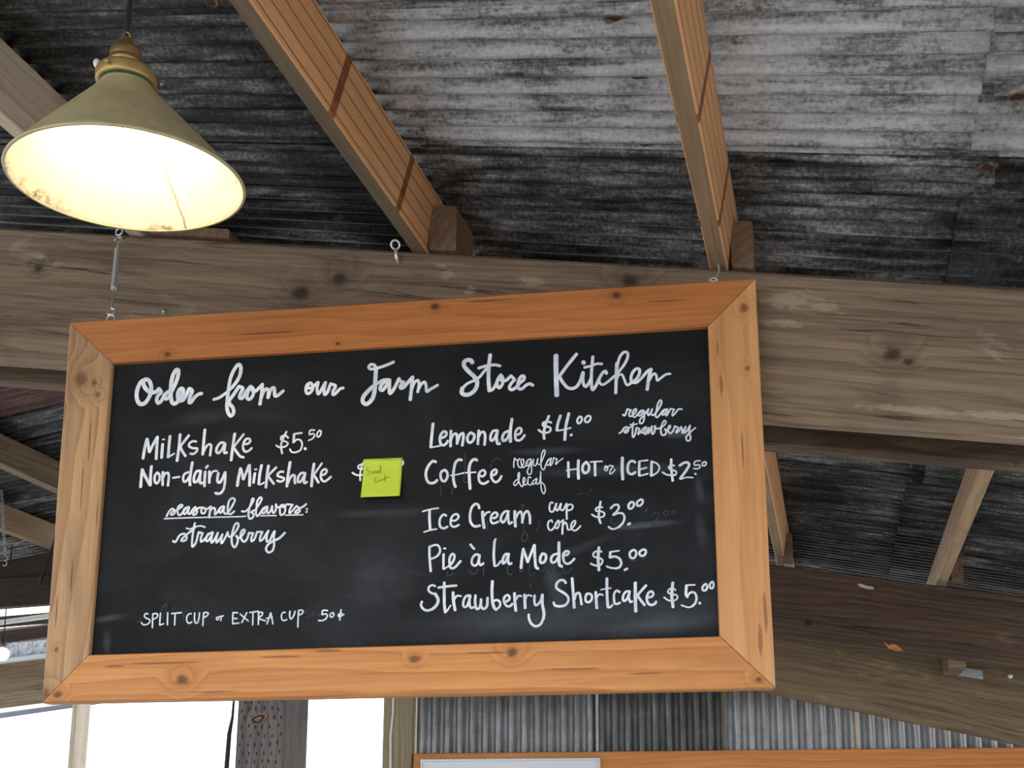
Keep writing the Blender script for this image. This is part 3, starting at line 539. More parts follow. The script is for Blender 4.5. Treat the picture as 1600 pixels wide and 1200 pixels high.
    ('coffee', '57|771 631 716 653 640 583 576 439 577 315 622 212 693 184 764 205 801 246;52|958 453 893 424 872 335 905 233 957 214 1013 306 1002 408 958 453;54|1300 642 1251 661 1186 613 1148 480 1133 312 1150 166 1178 86;33|1079 331 1198 343 1350 373;61|1612 627 1566 652 1501 610 1458 499 1459 264 1475 34;33|1382 374 1588 375;50|1664 299 1740 284 1783 349 1750 412 1675 377 1648 277 1675 164 1740 126 1804 147 1839 170;50|1901 305 1977 307 2015 372 1988 416 1923 376 1901 299 1934 191 1998 147 2073 202 2106 270'),
    ('coffee options', '26|2359 440 2359 535 2374 629;26|2374 635 2419 588 2481 616;26|2475 621 2438 565 2450 463 2493 428 2558 525 2548 604 2513 595 2509 505 2546 425 2611 489 2644 588 2692 597;26|2687 603 2622 556 2609 467 2643 460 2703 563;26|2706 597 2715 440 2706 306 2668 273 2628 321 2653 409 2751 572;26|2756 594 2755 471 2793 453 2842 601;26|2844 601 2836 490 2878 477 2922 542;26|2916 536 2976 684 2986 768 2961 775 2923 698 2902 509 2920 386 2954 362 3006 482 3050 569 3109 600;26|3109 600 3039 536 3017 459 3054 452 3109 561;26|3109 588 3093 439 3134 498 3157 597;26|3157 603 3226 572;26|3223 570 3198 462 3262 525 3343 581;26|2449 196 2384 154 2352 89 2384 60 2438 118 2465 206 2466 329 2446 307 2449 174 2480 83 2523 31 2560 102 2582 190 2561 224 2540 169 2555 80 2603 64 2635 132;26|2700 207 2663 231 2639 165 2646 81 2683 52 2737 116;26|2812 190 2737 127 2736 72 2779 81 2822 179;26|2817 185 2811 79 2848 72 2881 154 2898 320;26|2895 325 2897 175 2901 9 2926 -103 2958 -137 2985 -72 2970 28 2928 91 2891 96'),
    ('coffee hot or iced', '51|3448 496 3449 339 3452 189;32|3414 324 3515 341 3621 350;57|3650 523 3642 330 3647 147;53|3803 483 3744 425 3731 314 3772 257 3836 287 3859 397 3813 482;32|3889 482 4003 484 4119 484;51|3977 469 3977 198;25|4191 387 4164 349 4178 288 4215 292 4222 358 4191 387 4206 336 4267 389 4338 369;25|4338 369 4278 289 4269 212 4314 232 4373 304;61|4520 537 4510 322 4517 96;52|4768 431 4717 465 4654 437 4618 328 4638 217 4700 190 4763 225;50|4850 444 4844 306 4840 158;33|4853 451 5015 463;33|4853 282 4987 311;33|4840 147 5012 186;54|5092 432 5083 295 5076 142;35|5097 435 5195 383 5239 299 5190 202 5079 136;37|5525 329 5474 343 5423 310 5430 268 5502 237 5564 196 5550 142 5457 135 5375 150 5293 203;50|5472 458 5467 277 5488 19;50|5634 324 5713 375 5787 382 5817 337 5770 241 5635 56;29|5635 41 5755 75 5878 66;31|6034 404 5930 392 5917 321 6010 317 6027 272 5977 242 5902 251;31|6110 378 6068 347 6081 297 6133 309 6147 360 6110 380;47|5927 141 5934 137'),
    ('ice cream', '33|513 -399 660 -362 835 -342;54|654 -371 656 -571 671 -782;33|545 -827 675 -793 804 -776;48|991 -507 953 -481 889 -525 859 -635 880 -735 945 -769 1020 -737;45|1100 -611 1181 -615 1245 -540 1213 -485 1137 -502 1086 -600 1095 -711 1160 -746 1248 -708'),
    ('ice cream', '52|1659 -380 1643 -313 1589 -285 1514 -352 1474 -516 1493 -671 1569 -752 1676 -739;60|1726 -460 1735 -615 1759 -787;41|1761 -539 1815 -475 1869 -468;45|1901 -589 1986 -592 2029 -517 1986 -477 1911 -534 1890 -621 1922 -700 1986 -697 2045 -672;49|2253 -471 2189 -465 2114 -543 2095 -641 2135 -695 2189 -634 2243 -498;49|2243 -471 2242 -614 2263 -725 2314 -696;58|2373 -474 2375 -619 2385 -784;49|2391 -620 2445 -512 2488 -481 2517 -559 2523 -713;51|2531 -648 2572 -517 2626 -478 2668 -576 2675 -736'),
    ('ice cream options', '36|3131 -332 3094 -320 3063 -406 3081 -506 3129 -513 3199 -352;36|3204 -348 3187 -455 3219 -495 3289 -355;36|3294 -356 3282 -470 3324 -494 3400 -360;40|3407 -360 3403 -497 3403 -674;36|3409 -415 3473 -374 3525 -409 3503 -480 3424 -500;36|3116 -728 3100 -684 3047 -712 3027 -799 3058 -882 3098 -889 3173 -805 3227 -698;36|3248 -699 3195 -740 3173 -827 3204 -861 3252 -786 3237 -704 3268 -738 3332 -691;40|3334 -693 3320 -811 3311 -976;36|3314 -832 3373 -739 3404 -792 3426 -897 3477 -882 3562 -788 3573 -723 3542 -721 3488 -796 3497 -883 3560 -918 3613 -888 3671 -827'),
    ('ice cream price', '35|4106 -467 4049 -450 3975 -488 3985 -533 4079 -547 4143 -588 4129 -647 4045 -666 3962 -646 3897 -600;44|4072 -348 4042 -524 4034 -676 4066 -786'),
    ('ice cream price', '44|4268 -492 4342 -428 4404 -425 4429 -475 4391 -550 4317 -623;44|4317 -628 4422 -594 4504 -611 4532 -686 4500 -793 4415 -882;35|4415 -882 4321 -916 4259 -902 4220 -865;52|4603 -832 4635 -815'),
    ('ice cream price', '44|4666 -381 4617 -439 4631 -516 4683 -507 4727 -433 4707 -383 4666 -381;44|4854 -337 4790 -381 4790 -458 4840 -462 4896 -397 4887 -342 4851 -337'),
    ('pie a la mode', '50|658 -1145 664 -1365 690 -1639;45|656 -1140 753 -1107 828 -1113 874 -1197 851 -1295 777 -1358 691 -1388;49|946 -1301 944 -1452 948 -1599;34|953 -1607 1046 -1548;41|953 -1181 982 -1185;49|1057 -1554 1142 -1448 1165 -1345 1131 -1297 1077 -1358 1068 -1489 1090 -1588 1154 -1590 1287 -1455'),
    ('pie a la mode', '49|1484 -1122 1557 -1212;47|1666 -1347 1591 -1330 1519 -1418 1519 -1526 1570 -1559 1634 -1509 1663 -1358;47|1671 -1349 1657 -1488 1687 -1552 1746 -1515'),
    ('pie a la mode', '43|1985 -1031 1966 -1085;53|1966 -1085 1951 -1357 1965 -1564;40|1968 -1580 2016 -1571 2091 -1482;51|2250 -1346 2186 -1346 2133 -1440 2133 -1532 2181 -1507 2239 -1373;51|2248 -1357 2234 -1465 2260 -1551 2302 -1535'),
    ('pie a la mode', '57|2491 -1637 2508 -1453 2538 -1254;51|2538 -1254 2577 -1369 2619 -1517;51|2624 -1520 2694 -1341 2753 -1186;57|2758 -1183 2767 -1441 2791 -1636 2828 -1661;53|2914 -1362 2872 -1445 2881 -1542 2934 -1542 2985 -1460 2972 -1378 2920 -1360;46|3208 -1373 3124 -1400 3083 -1474 3101 -1548 3164 -1539 3223 -1447;59|3242 -1150 3241 -1404 3252 -1609 3294 -1632;48|3333 -1408 3407 -1399 3437 -1349 3397 -1326 3334 -1364 3324 -1461 3352 -1559 3415 -1585 3488 -1542 3539 -1487'),
    ('pie price', '37|4074 -1365 4022 -1349 3939 -1365 3906 -1418 3926 -1461 4019 -1486 4086 -1532 4069 -1606 4017 -1642 3934 -1633 3857 -1595;58|4023 -1280 4004 -1486 4015 -1733;33|4234 -1376 4413 -1358;52|4244 -1382 4232 -1483;48|4237 -1486 4320 -1470 4412 -1511 4449 -1598 4419 -1682 4346 -1710;37|4346 -1710 4233 -1692 4168 -1663;47|4512 -1748 4560 -1722'),
    ('pie price', '47|4684 -1352 4623 -1401 4631 -1498 4690 -1519 4744 -1438 4725 -1364 4689 -1352;47|4869 -1353 4808 -1397 4817 -1462 4876 -1477 4931 -1412 4918 -1358 4871 -1351'),
    ('strawberry shortcake', '43|781 -1949 728 -1923 653 -1964 652 -2034 708 -2085 794 -2109;60|783 -2103 843 -2219 817 -2326 732 -2409;49|732 -2409 636 -2436 550 -2404 498 -2316 519 -2254;56|963 -1882 964 -2104 968 -2319 986 -2476;36|990 -2487 1031 -2442 1092 -2347;49|848 -1979 1017 -1960 1204 -1949;58|1140 -2088 1152 -2271 1183 -2444;40|1173 -2218 1221 -2157 1300 -2168;49|1486 -2163 1412 -2163 1356 -2245 1351 -2374 1402 -2386 1455 -2281 1484 -2180;49|1476 -2163 1468 -2324 1497 -2409 1550 -2398;51|1587 -2161 1582 -2306 1614 -2434 1656 -2424 1693 -2331 1698 -2245;51|1698 -2245 1700 -2385 1751 -2438 1812 -2388 1827 -2219;57|1923 -1887 1915 -2080 1925 -2295 1962 -2425 1999 -2458;48|1999 -2458 2067 -2396 2073 -2313 2015 -2266 1946 -2285;48|2194 -2304 2257 -2263 2255 -2199 2215 -2173 2154 -2227 2164 -2335 2214 -2398 2267 -2400 2317 -2352;57|2360 -2143 2367 -2309 2384 -2491;38|2393 -2267 2436 -2196 2496 -2206;57|2559 -2181 2563 -2315 2567 -2443;38|2572 -2273 2614 -2191 2698 -2207;46|2755 -2198 2751 -2321 2769 -2394 2811 -2384 2874 -2303 2901 -2198;58|2905 -2192 2905 -2379 2934 -2560 2923 -2666;50|2923 -2666 2860 -2780 2766 -2812 2683 -2754 2639 -2647 2637 -2578'),
    ('strawberry shortcake', '50|3366 -1967 3327 -1914 3254 -1912 3188 -1972 3181 -2057 3241 -2112 3344 -2180 3408 -2256 3406 -2341 3341 -2413 3227 -2429 3146 -2407 3126 -2351;56|3491 -1880 3506 -2132 3524 -2463;48|3529 -2302 3572 -2187 3624 -2178 3653 -2306 3667 -2404;48|3769 -2201 3744 -2267 3756 -2352 3807 -2367 3863 -2313 3864 -2228 3820 -2197 3774 -2199;54|3945 -2172 3952 -2337 3960 -2487;35|3959 -2284 4016 -2214 4083 -2233;56|4166 -1906 4162 -2153 4166 -2365 4176 -2471;37|4176 -2483 4217 -2482 4261 -2433;29|4047 -2126 4132 -2109 4240 -2099;47|4403 -2184 4357 -2151 4305 -2200 4294 -2316 4310 -2409 4362 -2416 4408 -2395;47|4603 -2178 4531 -2177 4469 -2268 4477 -2362 4527 -2344 4597 -2204;47|4597 -2188 4581 -2293 4608 -2387 4641 -2376;63|4711 -2012 4705 -2255 4706 -2571;51|4914 -2069 4754 -2246;51|4746 -2261 4803 -2353 4877 -2455;47|4937 -2304 5018 -2294 5053 -2234 5011 -2187 4949 -2231 4923 -2325 4944 -2420 5004 -2457 5076 -2435 5099 -2396'),
    ('shortcake price', '34|5474 -2179 5429 -2143 5350 -2162 5327 -2222 5395 -2252 5498 -2285 5504 -2343 5442 -2383 5341 -2380 5254 -2316;57|5427 -2033 5400 -2277 5418 -2508'),
    ('shortcake price', '32|5844 -2086 5694 -2088;53|5684 -2097 5673 -2285 5697 -2318;44|5688 -2299 5771 -2231 5831 -2240 5866 -2323 5844 -2438 5782 -2507;34|5782 -2507 5721 -2526 5641 -2505 5578 -2479;56|5920 -2448 5930 -2449'),
    ('shortcake price', '42|6038 -2079 5988 -2138 5992 -2199 6044 -2201 6079 -2131 6057 -2075;42|6171 -2036 6126 -2090 6138 -2162 6176 -2163 6201 -2093 6183 -2036'),
    ('split cup', '32|-5155 -2332 -5207 -2327 -5230 -2374 -5190 -2420 -5108 -2458 -5118 -2522 -5193 -2558 -5260 -2545 -5285 -2508;32|-5052 -2346 -5048 -2480 -5045 -2623;32|-5052 -2341 -4990 -2328 -4944 -2352 -4963 -2415 -5035 -2447;32|-4888 -2327 -4892 -2462 -4892 -2567;32|-4891 -2572 -4810 -2549;32|-4735 -2320 -4727 -2573;32|-4649 -2342 -4444 -2328;32|-4575 -2344 -4574 -2581;32|-4230 -2359 -4275 -2355 -4321 -2412 -4316 -2512 -4265 -2555 -4210 -2528;32|-4161 -2342 -4160 -2461 -4130 -2553 -4096 -2549 -4067 -2464 -4059 -2345;32|-3969 -2345 -3976 -2488 -3975 -2612;32|-3971 -2351 -3915 -2338 -3870 -2359 -3901 -2413 -3972 -2450'),
    ('split cup', '27|-3675 -2442 -3700 -2463 -3687 -2497 -3650 -2492 -3652 -2445 -3675 -2439;27|-3639 -2443 -3597 -2424 -3604 -2519;27|-3597 -2424 -3550 -2420'),
    ('split cup', '31|-3354 -2361 -3355 -2473 -3350 -2583;31|-3349 -2358 -3256 -2366;31|-3349 -2481 -3262 -2484;31|-3350 -2589 -3220 -2578;31|-3202 -2395 -3026 -2541;31|-3066 -2369 -3161 -2569;31|-3002 -2368 -2822 -2348;31|-2935 -2376 -2933 -2628;31|-2819 -2381 -2815 -2620;31|-2818 -2385 -2775 -2366 -2735 -2384 -2750 -2436 -2814 -2489 -2670 -2551;31|-2569 -2389 -2603 -2506 -2636 -2614;31|-2566 -2389 -2537 -2497 -2513 -2618;31|-2651 -2499 -2529 -2483'),
    ('split cup', '31|-2265 -2390 -2309 -2386 -2343 -2448 -2324 -2536 -2287 -2557 -2229 -2535;31|-2169 -2368 -2172 -2464 -2144 -2528 -2096 -2477 -2063 -2371;31|-1990 -2357 -1996 -2513 -1996 -2695;31|-1990 -2360 -1935 -2348 -1893 -2374 -1922 -2428 -1987 -2447'),
    ('split cup', '31|-1395 -2375 -1494 -2372 -1505 -2451;31|-1504 -2456 -1417 -2445 -1396 -2487 -1436 -2551 -1512 -2579 -1575 -2574;31|-1287 -2427 -1333 -2445 -1337 -2499 -1306 -2514 -1266 -2480 -1270 -2431 -1295 -2422;31|-1095 -2449 -1155 -2452 -1174 -2488 -1143 -2508 -1059 -2464;31|-1119 -2370 -1141 -2575'),
    ('non-dairy price', '39|-714 661 -767 652 -829 623 -828 577 -756 551 -703 553;39|-951 485 -887 439 -816 422 -754 422 -718 443;39|-706 716 -741 655 -767 575 -789 421 -782 307'),
    ('non-dairy price', '39|83 689 103 643 84 598'),
]
ERASED = '23|-4878 -2296 -4818 -2153 -4771 -2144 -4770 -2210 -4829 -2375 -4847 -2447;23|-4607 -2182 -4637 -2314;23|-4312 -2291 -4384 -2322 -4385 -2421;23|-5367 -2504 -5292 -2428;22|-1760 -2345 -1836 -2354 -1845 -2419 -1768 -2432 -1745 -2476 -1788 -2499 -1854 -2495;22|-1681 -2393 -1713 -2434 -1690 -2478 -1647 -2457 -1643 -2409 -1679 -2388;22|-1549 -2428 -1592 -2459 -1548 -2477;25|2228 -1584 2227 -1725 2259 -1767 2306 -1749;25|2660 -1588 2659 -1799 2769 -1754;25|3132 -1616 3128 -1777 3182 -1811 3245 -1759;25|3309 -1676 3350 -1752 3412 -1757 3486 -1671;25|2864 -1725 2922 -1705 2964 -1642 2985 -1708 3047 -1720;25|2460 -1684 2480 -1717 2533 -1681;25|2668 -1965 2680 -2030;28|1464 -1644 1506 -1716 1581 -1724 1634 -1645;28|1746 -1610 1746 -1757;28|1026 -1661 1042 -1749 1154 -1688;23|2499 -404 2531 -320 2560 -352 2520 -460;23|2560 -780 2551 -911 2511 -1030 2526 -1090 2558 -1097 2620 -1034 2602 -935 2549 -891;23|2857 -683 2854 -792 2792 -904;31|5083 -654 5157 -605 5207 -649 5164 -733 5068 -843;31|5047 -853 5201 -864;31|4975 -522 4945 -594;31|5290 -641 5312 -599 5373 -601 5382 -656 5330 -681 5295 -652;31|5435 -615 5477 -584 5517 -618 5485 -660 5444 -637;31|4274 -697 4277 -795 4417 -795;26|1370 774 1369 447 1361 178 1416 176;26|875 133 880 -91;26|1113 67 1116 -73;26|1891 456 1934 595 2010 650 2096 620;27|4618 -1540 4689 -1575 4741 -1555;27|4809 -1504 4864 -1549 4937 -1498;35|3969 -2549 3956 -2691;35|3785 -2480 3759 -2495;28|1826 -663 1815 -827;23|47 750 82 762 118 724;21|3623 -183 3718 -154 3802 -185 3866 -133 3899 -69'
NOTE_WRITING = '9|-623 550 -649 540 -631 500 -581 466 -583 421 -620 400 -647 417;9|-515 481 -532 453 -505 435 -479 464 -506 483;9|-466 488 -451 442;9|-391 473 -426 475 -430 445 -395 437 -366 474 -365 608;9|-362 601 -358 433;9|-433 330 -459 297 -457 234 -431 219 -378 264;9|-370 293 -359 256 -330 262 -306 290 -299 258;9|-257 386 -254 234;9|-317 280 -247 315 -163 341'

# ------------------------------------------------------------------ floor and ground
fl = mesh_obj('floor', [B(-7, -3.0, -EYE), B(3, -3.0, -EYE), B(3, 7.5, -EYE), B(-7, 7.5, -EYE)], [(0, 1, 2, 3)], M['floor']); tag(fl, kind='structure')
gr = mesh_obj('ground', [Vector((x, y, -0.02)) for x, y in ((-40, -40), (40, -40), (40, 40), (-40, 40))], [(0, 1, 2, 3)], M['ground']); tag(gr, kind='structure')

# ------------------------------------------------------------------ tin roof
PITCH_C = 0.048
ceiling = empty('ceiling', B(0, 2, zr(0) + PURLIN), kind='structure')
def wave(p): return 0.0088 * math.sin(2 * math.pi * p / PITCH_C)
def roof_z(q): return zr(q) + PURLIN + 0.004
def sheet(q0, q1, p0, p1, lift, tone, warm):
    nq = max(2, int((q1 - q0) / 0.25)); npp = int(round((p1 - p0) / PITCH_C * 10))
    verts, faces = [], []
    sag = random.uniform(-0.002, 0.002)
    for i in range(nq + 1):
        q = q0 + (q1 - q0) * i / nq
        for j in range(npp + 1):
            p = p0 + (p1 - p0) * j / npp
            zz = roof_z(q) + 0.0088 + wave(p) + lift + 0.0018 * noise.noise(Vector((q * 2.3, p * 4.0, q0)))
            verts.append(B(q, p, zz))
    w = npp + 1
    for i in range(nq):
        for j in range(npp): faces.append((i * w + j, i * w + j + 1, (i + 1) * w + j + 1, (i + 1) * w + j))
    qm, pm = (q0 + q1) / 2, (p0 + p1) / 2
    fr = frame_from(B(qm, pm, roof_z(qm)), B(q1, pm, roof_z(q1)) - B(q0, pm, roof_z(q0)), Zv)
    o = mesh_obj('roof_sheet', verts, faces, M['tin_roof'], ceiling, fr, smooth=True)
    md = o.modifiers.new('thickness', 'SOLIDIFY'); md.thickness = 0.0008; md.offset = 1
    o['tone'] = tone; o['warm'] = warm
    return o
SEG = [(-6.6, -4.7), (-4.75, -2.84), (-2.86, -0.88), (-0.93, 0.33), (0.28, 1.75)]
P0 = 1.462 - 7 * 0.432
for r in range(16):
    pa = P0 + r * 0.432
    for s, (q0, q1) in enumerate(SEG):
        rnd = random.uniform(-0.08, 0.08)
        pm = pa + 0.2
        if s == 3: tone = 0.70 if r in (7,) else (0.56 if r < 7 else (0.47 if r == 8 else 0.34))
        elif s == 4: tone = 0.72 if r == 7 else (0.56 if r < 7 else (0.46 if r == 8 else 0.34))
        elif s == 2: tone = 0.30 if r <= 7 else 0.30
        else: tone = 0.36
        warm = 0.0
        if s in (0, 1) and 2.6 < pm < 3.75: warm = 0.85
        sheet(q0, q1, pa - 0.048, pa + 0.432, 0.0012 * (r % 2) + 0.0008 * (s % 2), tone + (rnd if r != 7 else 0.3 * rnd), warm)
# rusted nail holes in the sheets
def rust_patch(q, p, a, b):
    n = 14; ang = random.uniform(0, 0.5)
    for (k, mat, dz) in ((1.25, M['rust_rim'], 0.0038), (0.95, M['rust'], 0.0048)):
        verts = [B(q, p, roof_z(q) + 0.0088 + wave(p) - dz)]
        for i in range(n):
            th = 2 * math.pi * i / n; rr = k * random.uniform(0.75, 1.15)
            qq = q + a * rr * math.cos(th + ang); pp = p + b * rr * math.sin(th)
            verts.append(B(qq, pp, roof_z(qq) + 0.0088 + wave(pp) - dz))
        mesh_obj('rust_patch', verts, [(0, i + 1, (i + 1) % n + 1) for i in range(n)], mat, ceiling)
for q, p, s in [(-0.297, 1.496, 1.2), (-0.282, 1.635, 0.8), (-0.303, 1.831, 0.8), (-1.145, 1.83, 1.0), (-1.108, 1.675, 0.7), (0.333, 1.668, 1.0), (0.311, 1.856, 0.8), (0.383, 1.962, 0.9), (-1.04, 1.422, 0.8), (-1.069, 1.568, 0.7)]:
    rust_patch(q, p, 0.0145 * s, 0.0072 * s)

# ------------------------------------------------------------------ big sloping beams
def slope_beam(name, qa, qb, p0, thick, bot, top, mat, label, cat='beam', cham=0.006, p_b=None):
    """bot, top: functions of q giving heights; front face at p0"""
    e = lambda q: [B(q, p0, bot(q)), B(q, p0 + thick, bot(q)), B(q, p0 + thick, top(q)), B(q, p0, top(q))]
    o = plank(name, e(qa), e(qb), mat, None, cham, 0.0022)
    return tag(o, label, cat)
b1 = slope_beam('roof_beam', -2.9, 1.5, 1.99, 0.05, lambda q: 0.801 - 0.2046 * q, lambda q: 1.118 - 0.2366 * q - 0.001, M['beam'],
                'weathered grey brown timber beam directly behind the menu board', cham=0.010)
b1b = slope_beam('roof_beam', -2.9, 1.5, 2.20, 0.045, lambda q: 0.823 - 0.2037 * q, lambda q: 1.118 - 0.2366 * q - 0.001, M['beam_back'],
                 'brown plank beam showing as a strip just below the front grey beam')
b2a = slope_beam('roof_beam', -2.9, 1.5, 4.30, 0.04, lambda q: 0.778 - 0.1817 * q, lambda q: min(1.105 - 0.2036 * q, zr(q) - 0.001), M['beam_dark'],
                 'dark reddish brown beam right of the menu board with a knot and an orange scar', cham=0.005)
b2b = slope_beam('roof_beam', -2.9, 1.5, 4.58, 0.06, lambda q: 0.557 - 0.254 * q, lambda q: 0.95 - 0.2236 * q, M['beam_olive'],
                 'lowest brown beam on the right carrying the small metal plate', cham=0.005)
b2l = slope_beam('roof_beam', -6.5, -2.86, 4.80, 0.05, lambda q: 1.46 + 0.098 * (q + 4.56), lambda q: min(1.652 + 0.098 * (q + 4.56), zr(q) - 0.002), M['beam_black'],
                 'dark red brown beam under the left roof behind the hanging chain')
def beam_mark(name, pts, mat, parent, p, th=0.0008):
    n = len(pts); vs = [B(q, p - th, z) for q, z in pts] + [B(q, p + 0.001, z) for q, z in pts]
    fs = [tuple(range(n))] + [(i, i + n, (i + 1) % n + n, (i + 1) % n) for i in range(n)]
    return mesh_obj(name, vs, fs, mat, parent)
beam_mark('orange_scar', [(0.2089, 0.7751), (0.2249, 0.7586), (0.2444, 0.7629), (0.2608, 0.7542), (0.2788, 0.7326), (0.2525, 0.7338), (0.2242, 0.7456)], M['wall_board'], b2a, 4.299)
beam_mark('pale_scratch', [(0.1182, 1.0163), (0.1355, 1.0178), (0.1499, 1.0088), (0.1791, 1.0014), (0.1834, 0.9904), (0.1542, 0.9951), (0.13, 1.0048)], M['rafter_pale'], b2a, 4.299)
beam_mark('knot', [(-0.0637, 0.8669), (-0.0659, 0.861), (-0.0717, 0.8569), (-0.0793, 0.8557), (-0.0868, 0.8578), (-0.0922, 0.8625), (-0.094, 0.8687), (-0.0917, 0.8746), (-0.086, 0.8787), (-0.0783, 0.8798), (-0.0708, 0.8778), (-0.0654, 0.8731)], M['beam_black'], b2a, 4.299)
tie = plank('tie_beam', [B(-6.5, 4.74, 1.325), B(-6.5, 4.795, 1.325), B(-6.5, 4.795, 1.52), B(-6.5, 4.74, 1.52)],
            [B(-2.6, 4.74, 1.305), B(-2.6, 4.795, 1.305), B(-2.6, 4.795, 1.46), B(-2.6, 4.74, 1.46)], M['beam_black'])
tag(tie, 'nearly black horizontal tie beam at the left edge above the bright gap', 'beam')

# ------------------------------------------------------------------ rafters on top of the beams
def rafter(q0, q1, mat, label, under=None, name='roof_rafter'):
    ln_ = 0.02 if q0 > RIDGE_Q else -0.01
    n = lambda p: [B(q0, p, zr(q0)), B(q1, p, zr(q1)), B(q1 + ln_, p, zr(q1 + ln_) + PURLIN), B(q0 + ln_, p, zr(q0 + ln_) + PURLIN)]
    o = plank(name, n(-1.5), n(5.3), mat, None, 0.003, 0.0012, under=under)
    return tag(o, label, 'rafter', 'rafters under the tin roof')
rafter(-1.668, -1.622, M['rafter_pale'], 'pale grey rafter behind the left side of the pendant lamp')
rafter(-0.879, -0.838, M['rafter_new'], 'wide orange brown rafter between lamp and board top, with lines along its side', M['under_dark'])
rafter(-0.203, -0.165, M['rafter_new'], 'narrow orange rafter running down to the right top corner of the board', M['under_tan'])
rafter(0.421, 0.462, M['rafter_tan'], 'light tan rafter slanting at the right edge beyond the grey beam')
rafter(-3.76, -3.705, M['rafter_brown'], 'brown diagonal rafter under the rusty red roof left of the board')
rafter(-4.42, -4.375, M['rafter_tan'], 'short tan rafter end above the tie beam at the left edge')

# cleats nailed beside the rafters on the beams
def cleat(q0, p0, hgt, dep, wid, zb, label):
    f = lambda a, b, c: B(b, a, zb(b) + c)
    o = box('cleat', f, (p0, q0, 0.001), (p0 + dep, q0 + wid, hgt), M['cleat'], None, 0.004, 0.001)
    return tag(o, label, 'wood block', 'cleats beside the rafters')
top1 = lambda q: 1.118 - 0.2366 * q
cleat(-0.830, 1.987, 0.110, 0.11, 0.066, top1, 'squat brown wood block beside the wide orange rafter on the grey beam')
cleat(-0.157, 1.987, 0.106, 0.06, 0.045, top1, 'narrow brown wood block beside the narrow orange rafter above board corner')
cleat(-1.600, 1.987, 0.025, 0.11, 0.24, top1, 'thin dark wood block on the grey beam below the lamp rim')
top2 = lambda q: 1.105 - 0.2036 * q
cleat(-0.178, 4.295, 0.122, 0.06, 0.048, top2, 'dark wood block on the dark red beam beside the board edge')
cleat(0.474, 4.295, 0.100, 0.06, 0.045, top2, 'dark wood block on the dark red beam beside the light tan rafter')

# small pieces on the lowest right beam
sp = box('spacer_block', lambda a, b, c: B(a, b, c), (0.448, 4.345, 0.668), (0.512, 4.575, 0.92), M['rafter_brown'], None, 0.003)
tag(sp, 'small pale spacer block wedged between the two lower right beams', 'wood block')
mpv = [B(0.506, 4.574, 0.664), B(0.600, 4.574, 0.645), B(0.600, 4.574, 0.684), B(0.506, 4.574, 0.703)]
mp = plank('metal_plate', [mpv[0], mpv[0] + Pv * 0.005, mpv[3] + Pv * 0.005, mpv[3]], [mpv[1], mpv[1] + Pv * 0.005, mpv[2] + Pv * 0.005, mpv[2]], M['plate'], None, 0.001, 0)
tag(mp, 'small grey metal plate screwed to the lowest right beam', 'metal plate')
for q_, z_ in ((0.518, 0.672), (0.588, 0.656)):
    sphere('screw', B(q_, 4.573, z_), 0.004, M['zinc'], mp, n=12)
bt = sphere('bolt_head', B(0.702, 4.577, 0.655), 0.012, M['zinc'], None, n=6)
tag(bt, 'shiny round bolt head on the lowest beam right of the metal plate', 'bolt')
nl = sphere('nail_head', B(-1.535, 1.989, 1.275), 0.007, M['plate'], b1, n=12)

# ------------------------------------------------------------------ back wall: corrugated sheets, board, posts
wall = empty('wall_back', BW(0, 5.1, 0), kind='structure')
def wave_w(x):
    s_ = math.sin(2 * math.pi * x / 0.0677)
    return -0.016 * math.tanh(1.8 * s_) / math.tanh(1.8)
def wall_sheet(x0, x1, off, tone, seed):
    n = int((x1 - x0) / 0.0677 * 10); verts, faces = [], []
    zt = lambda x: min(1.02, 1.05 - 0.2366 * x)
    rows = (-1.60, 0.0, 0.38, 0.6, None)
    for z in rows:
        for j in range(n + 1):
            x = x0 + (x1 - x0) * j / n
            verts.append(BW(x, 5.13 + off + wave_w(x + seed), zt(x) if z is None else z))
    w = n + 1
    for i in range(len(rows) - 1):
        for j in range(n): faces.append((i * w + j, i * w + j + 1, (i + 1) * w + j + 1, (i + 1) * w + j))
    fr = frame_from(BW((x0 + x1) / 2, 5.13, 0.3), Wq, Zv)
    o = mesh_obj('wall_sheet', verts, faces, M['tin_wall'], wall, fr, smooth=True)
    md = o.modifiers.new('thickness', 'SOLIDIFY'); md.thickness = 0.0008
    o['tone'] = tone; o['warm'] = 0.0
wall_sheet(-1.505, -0.545, 0.0, 0.62, 0.0)
wall_sheet(-0.56, 0.075, 0.004, 0.52, 0.013)
wall_sheet(0.065, 0.70, 0.0, 0.70, 0.02)
wall_sheet(0.68, 1.9, 0.004, 0.74, 0.0)
for x, mat, w_ in ((-0.556, M['plate'], 0.016), (0.069, M['rafter_brown'], 0.012), (0.690, M['rafter_pale'], 0.014)):
    o = box('seam_strip', lambda a, b, c: BW(b, c, a), (-1.6, x - w_ / 2, 5.108), (0.86, x + w_ / 2, 5.118), mat, wall, 0.001)
tr = box('trim_1', lambda a, b, c: BW(a, b, c), (-1.498, 5.075, 0.04), (1.9, 5.105, 0.4115), M['wall_board'], None, 0.003)
tag(tr, kind='structure')
wp = empty('whiteboard', BW(-1.0, 5.06, 0.2), 'white panel with a thin silver frame on the orange wall board', 'whiteboard')
box('panel_face', lambda a, b, c: BW(a, b, c), (-1.445, 5.060, -0.35), (-0.548, 5.074, 0.368), M['white_panel'], wp, 0.001)
for lo, hi in (((-1.455, 5.050, 0.366), (-0.538, 5.074, 0.380)), ((-1.455, 5.050, -0.364), (-0.538, 5.074, -0.35))):
    box('panel_frame', lambda a, b, c: BW(a, b, c), lo, hi, M['alu'], wp, 0.002)
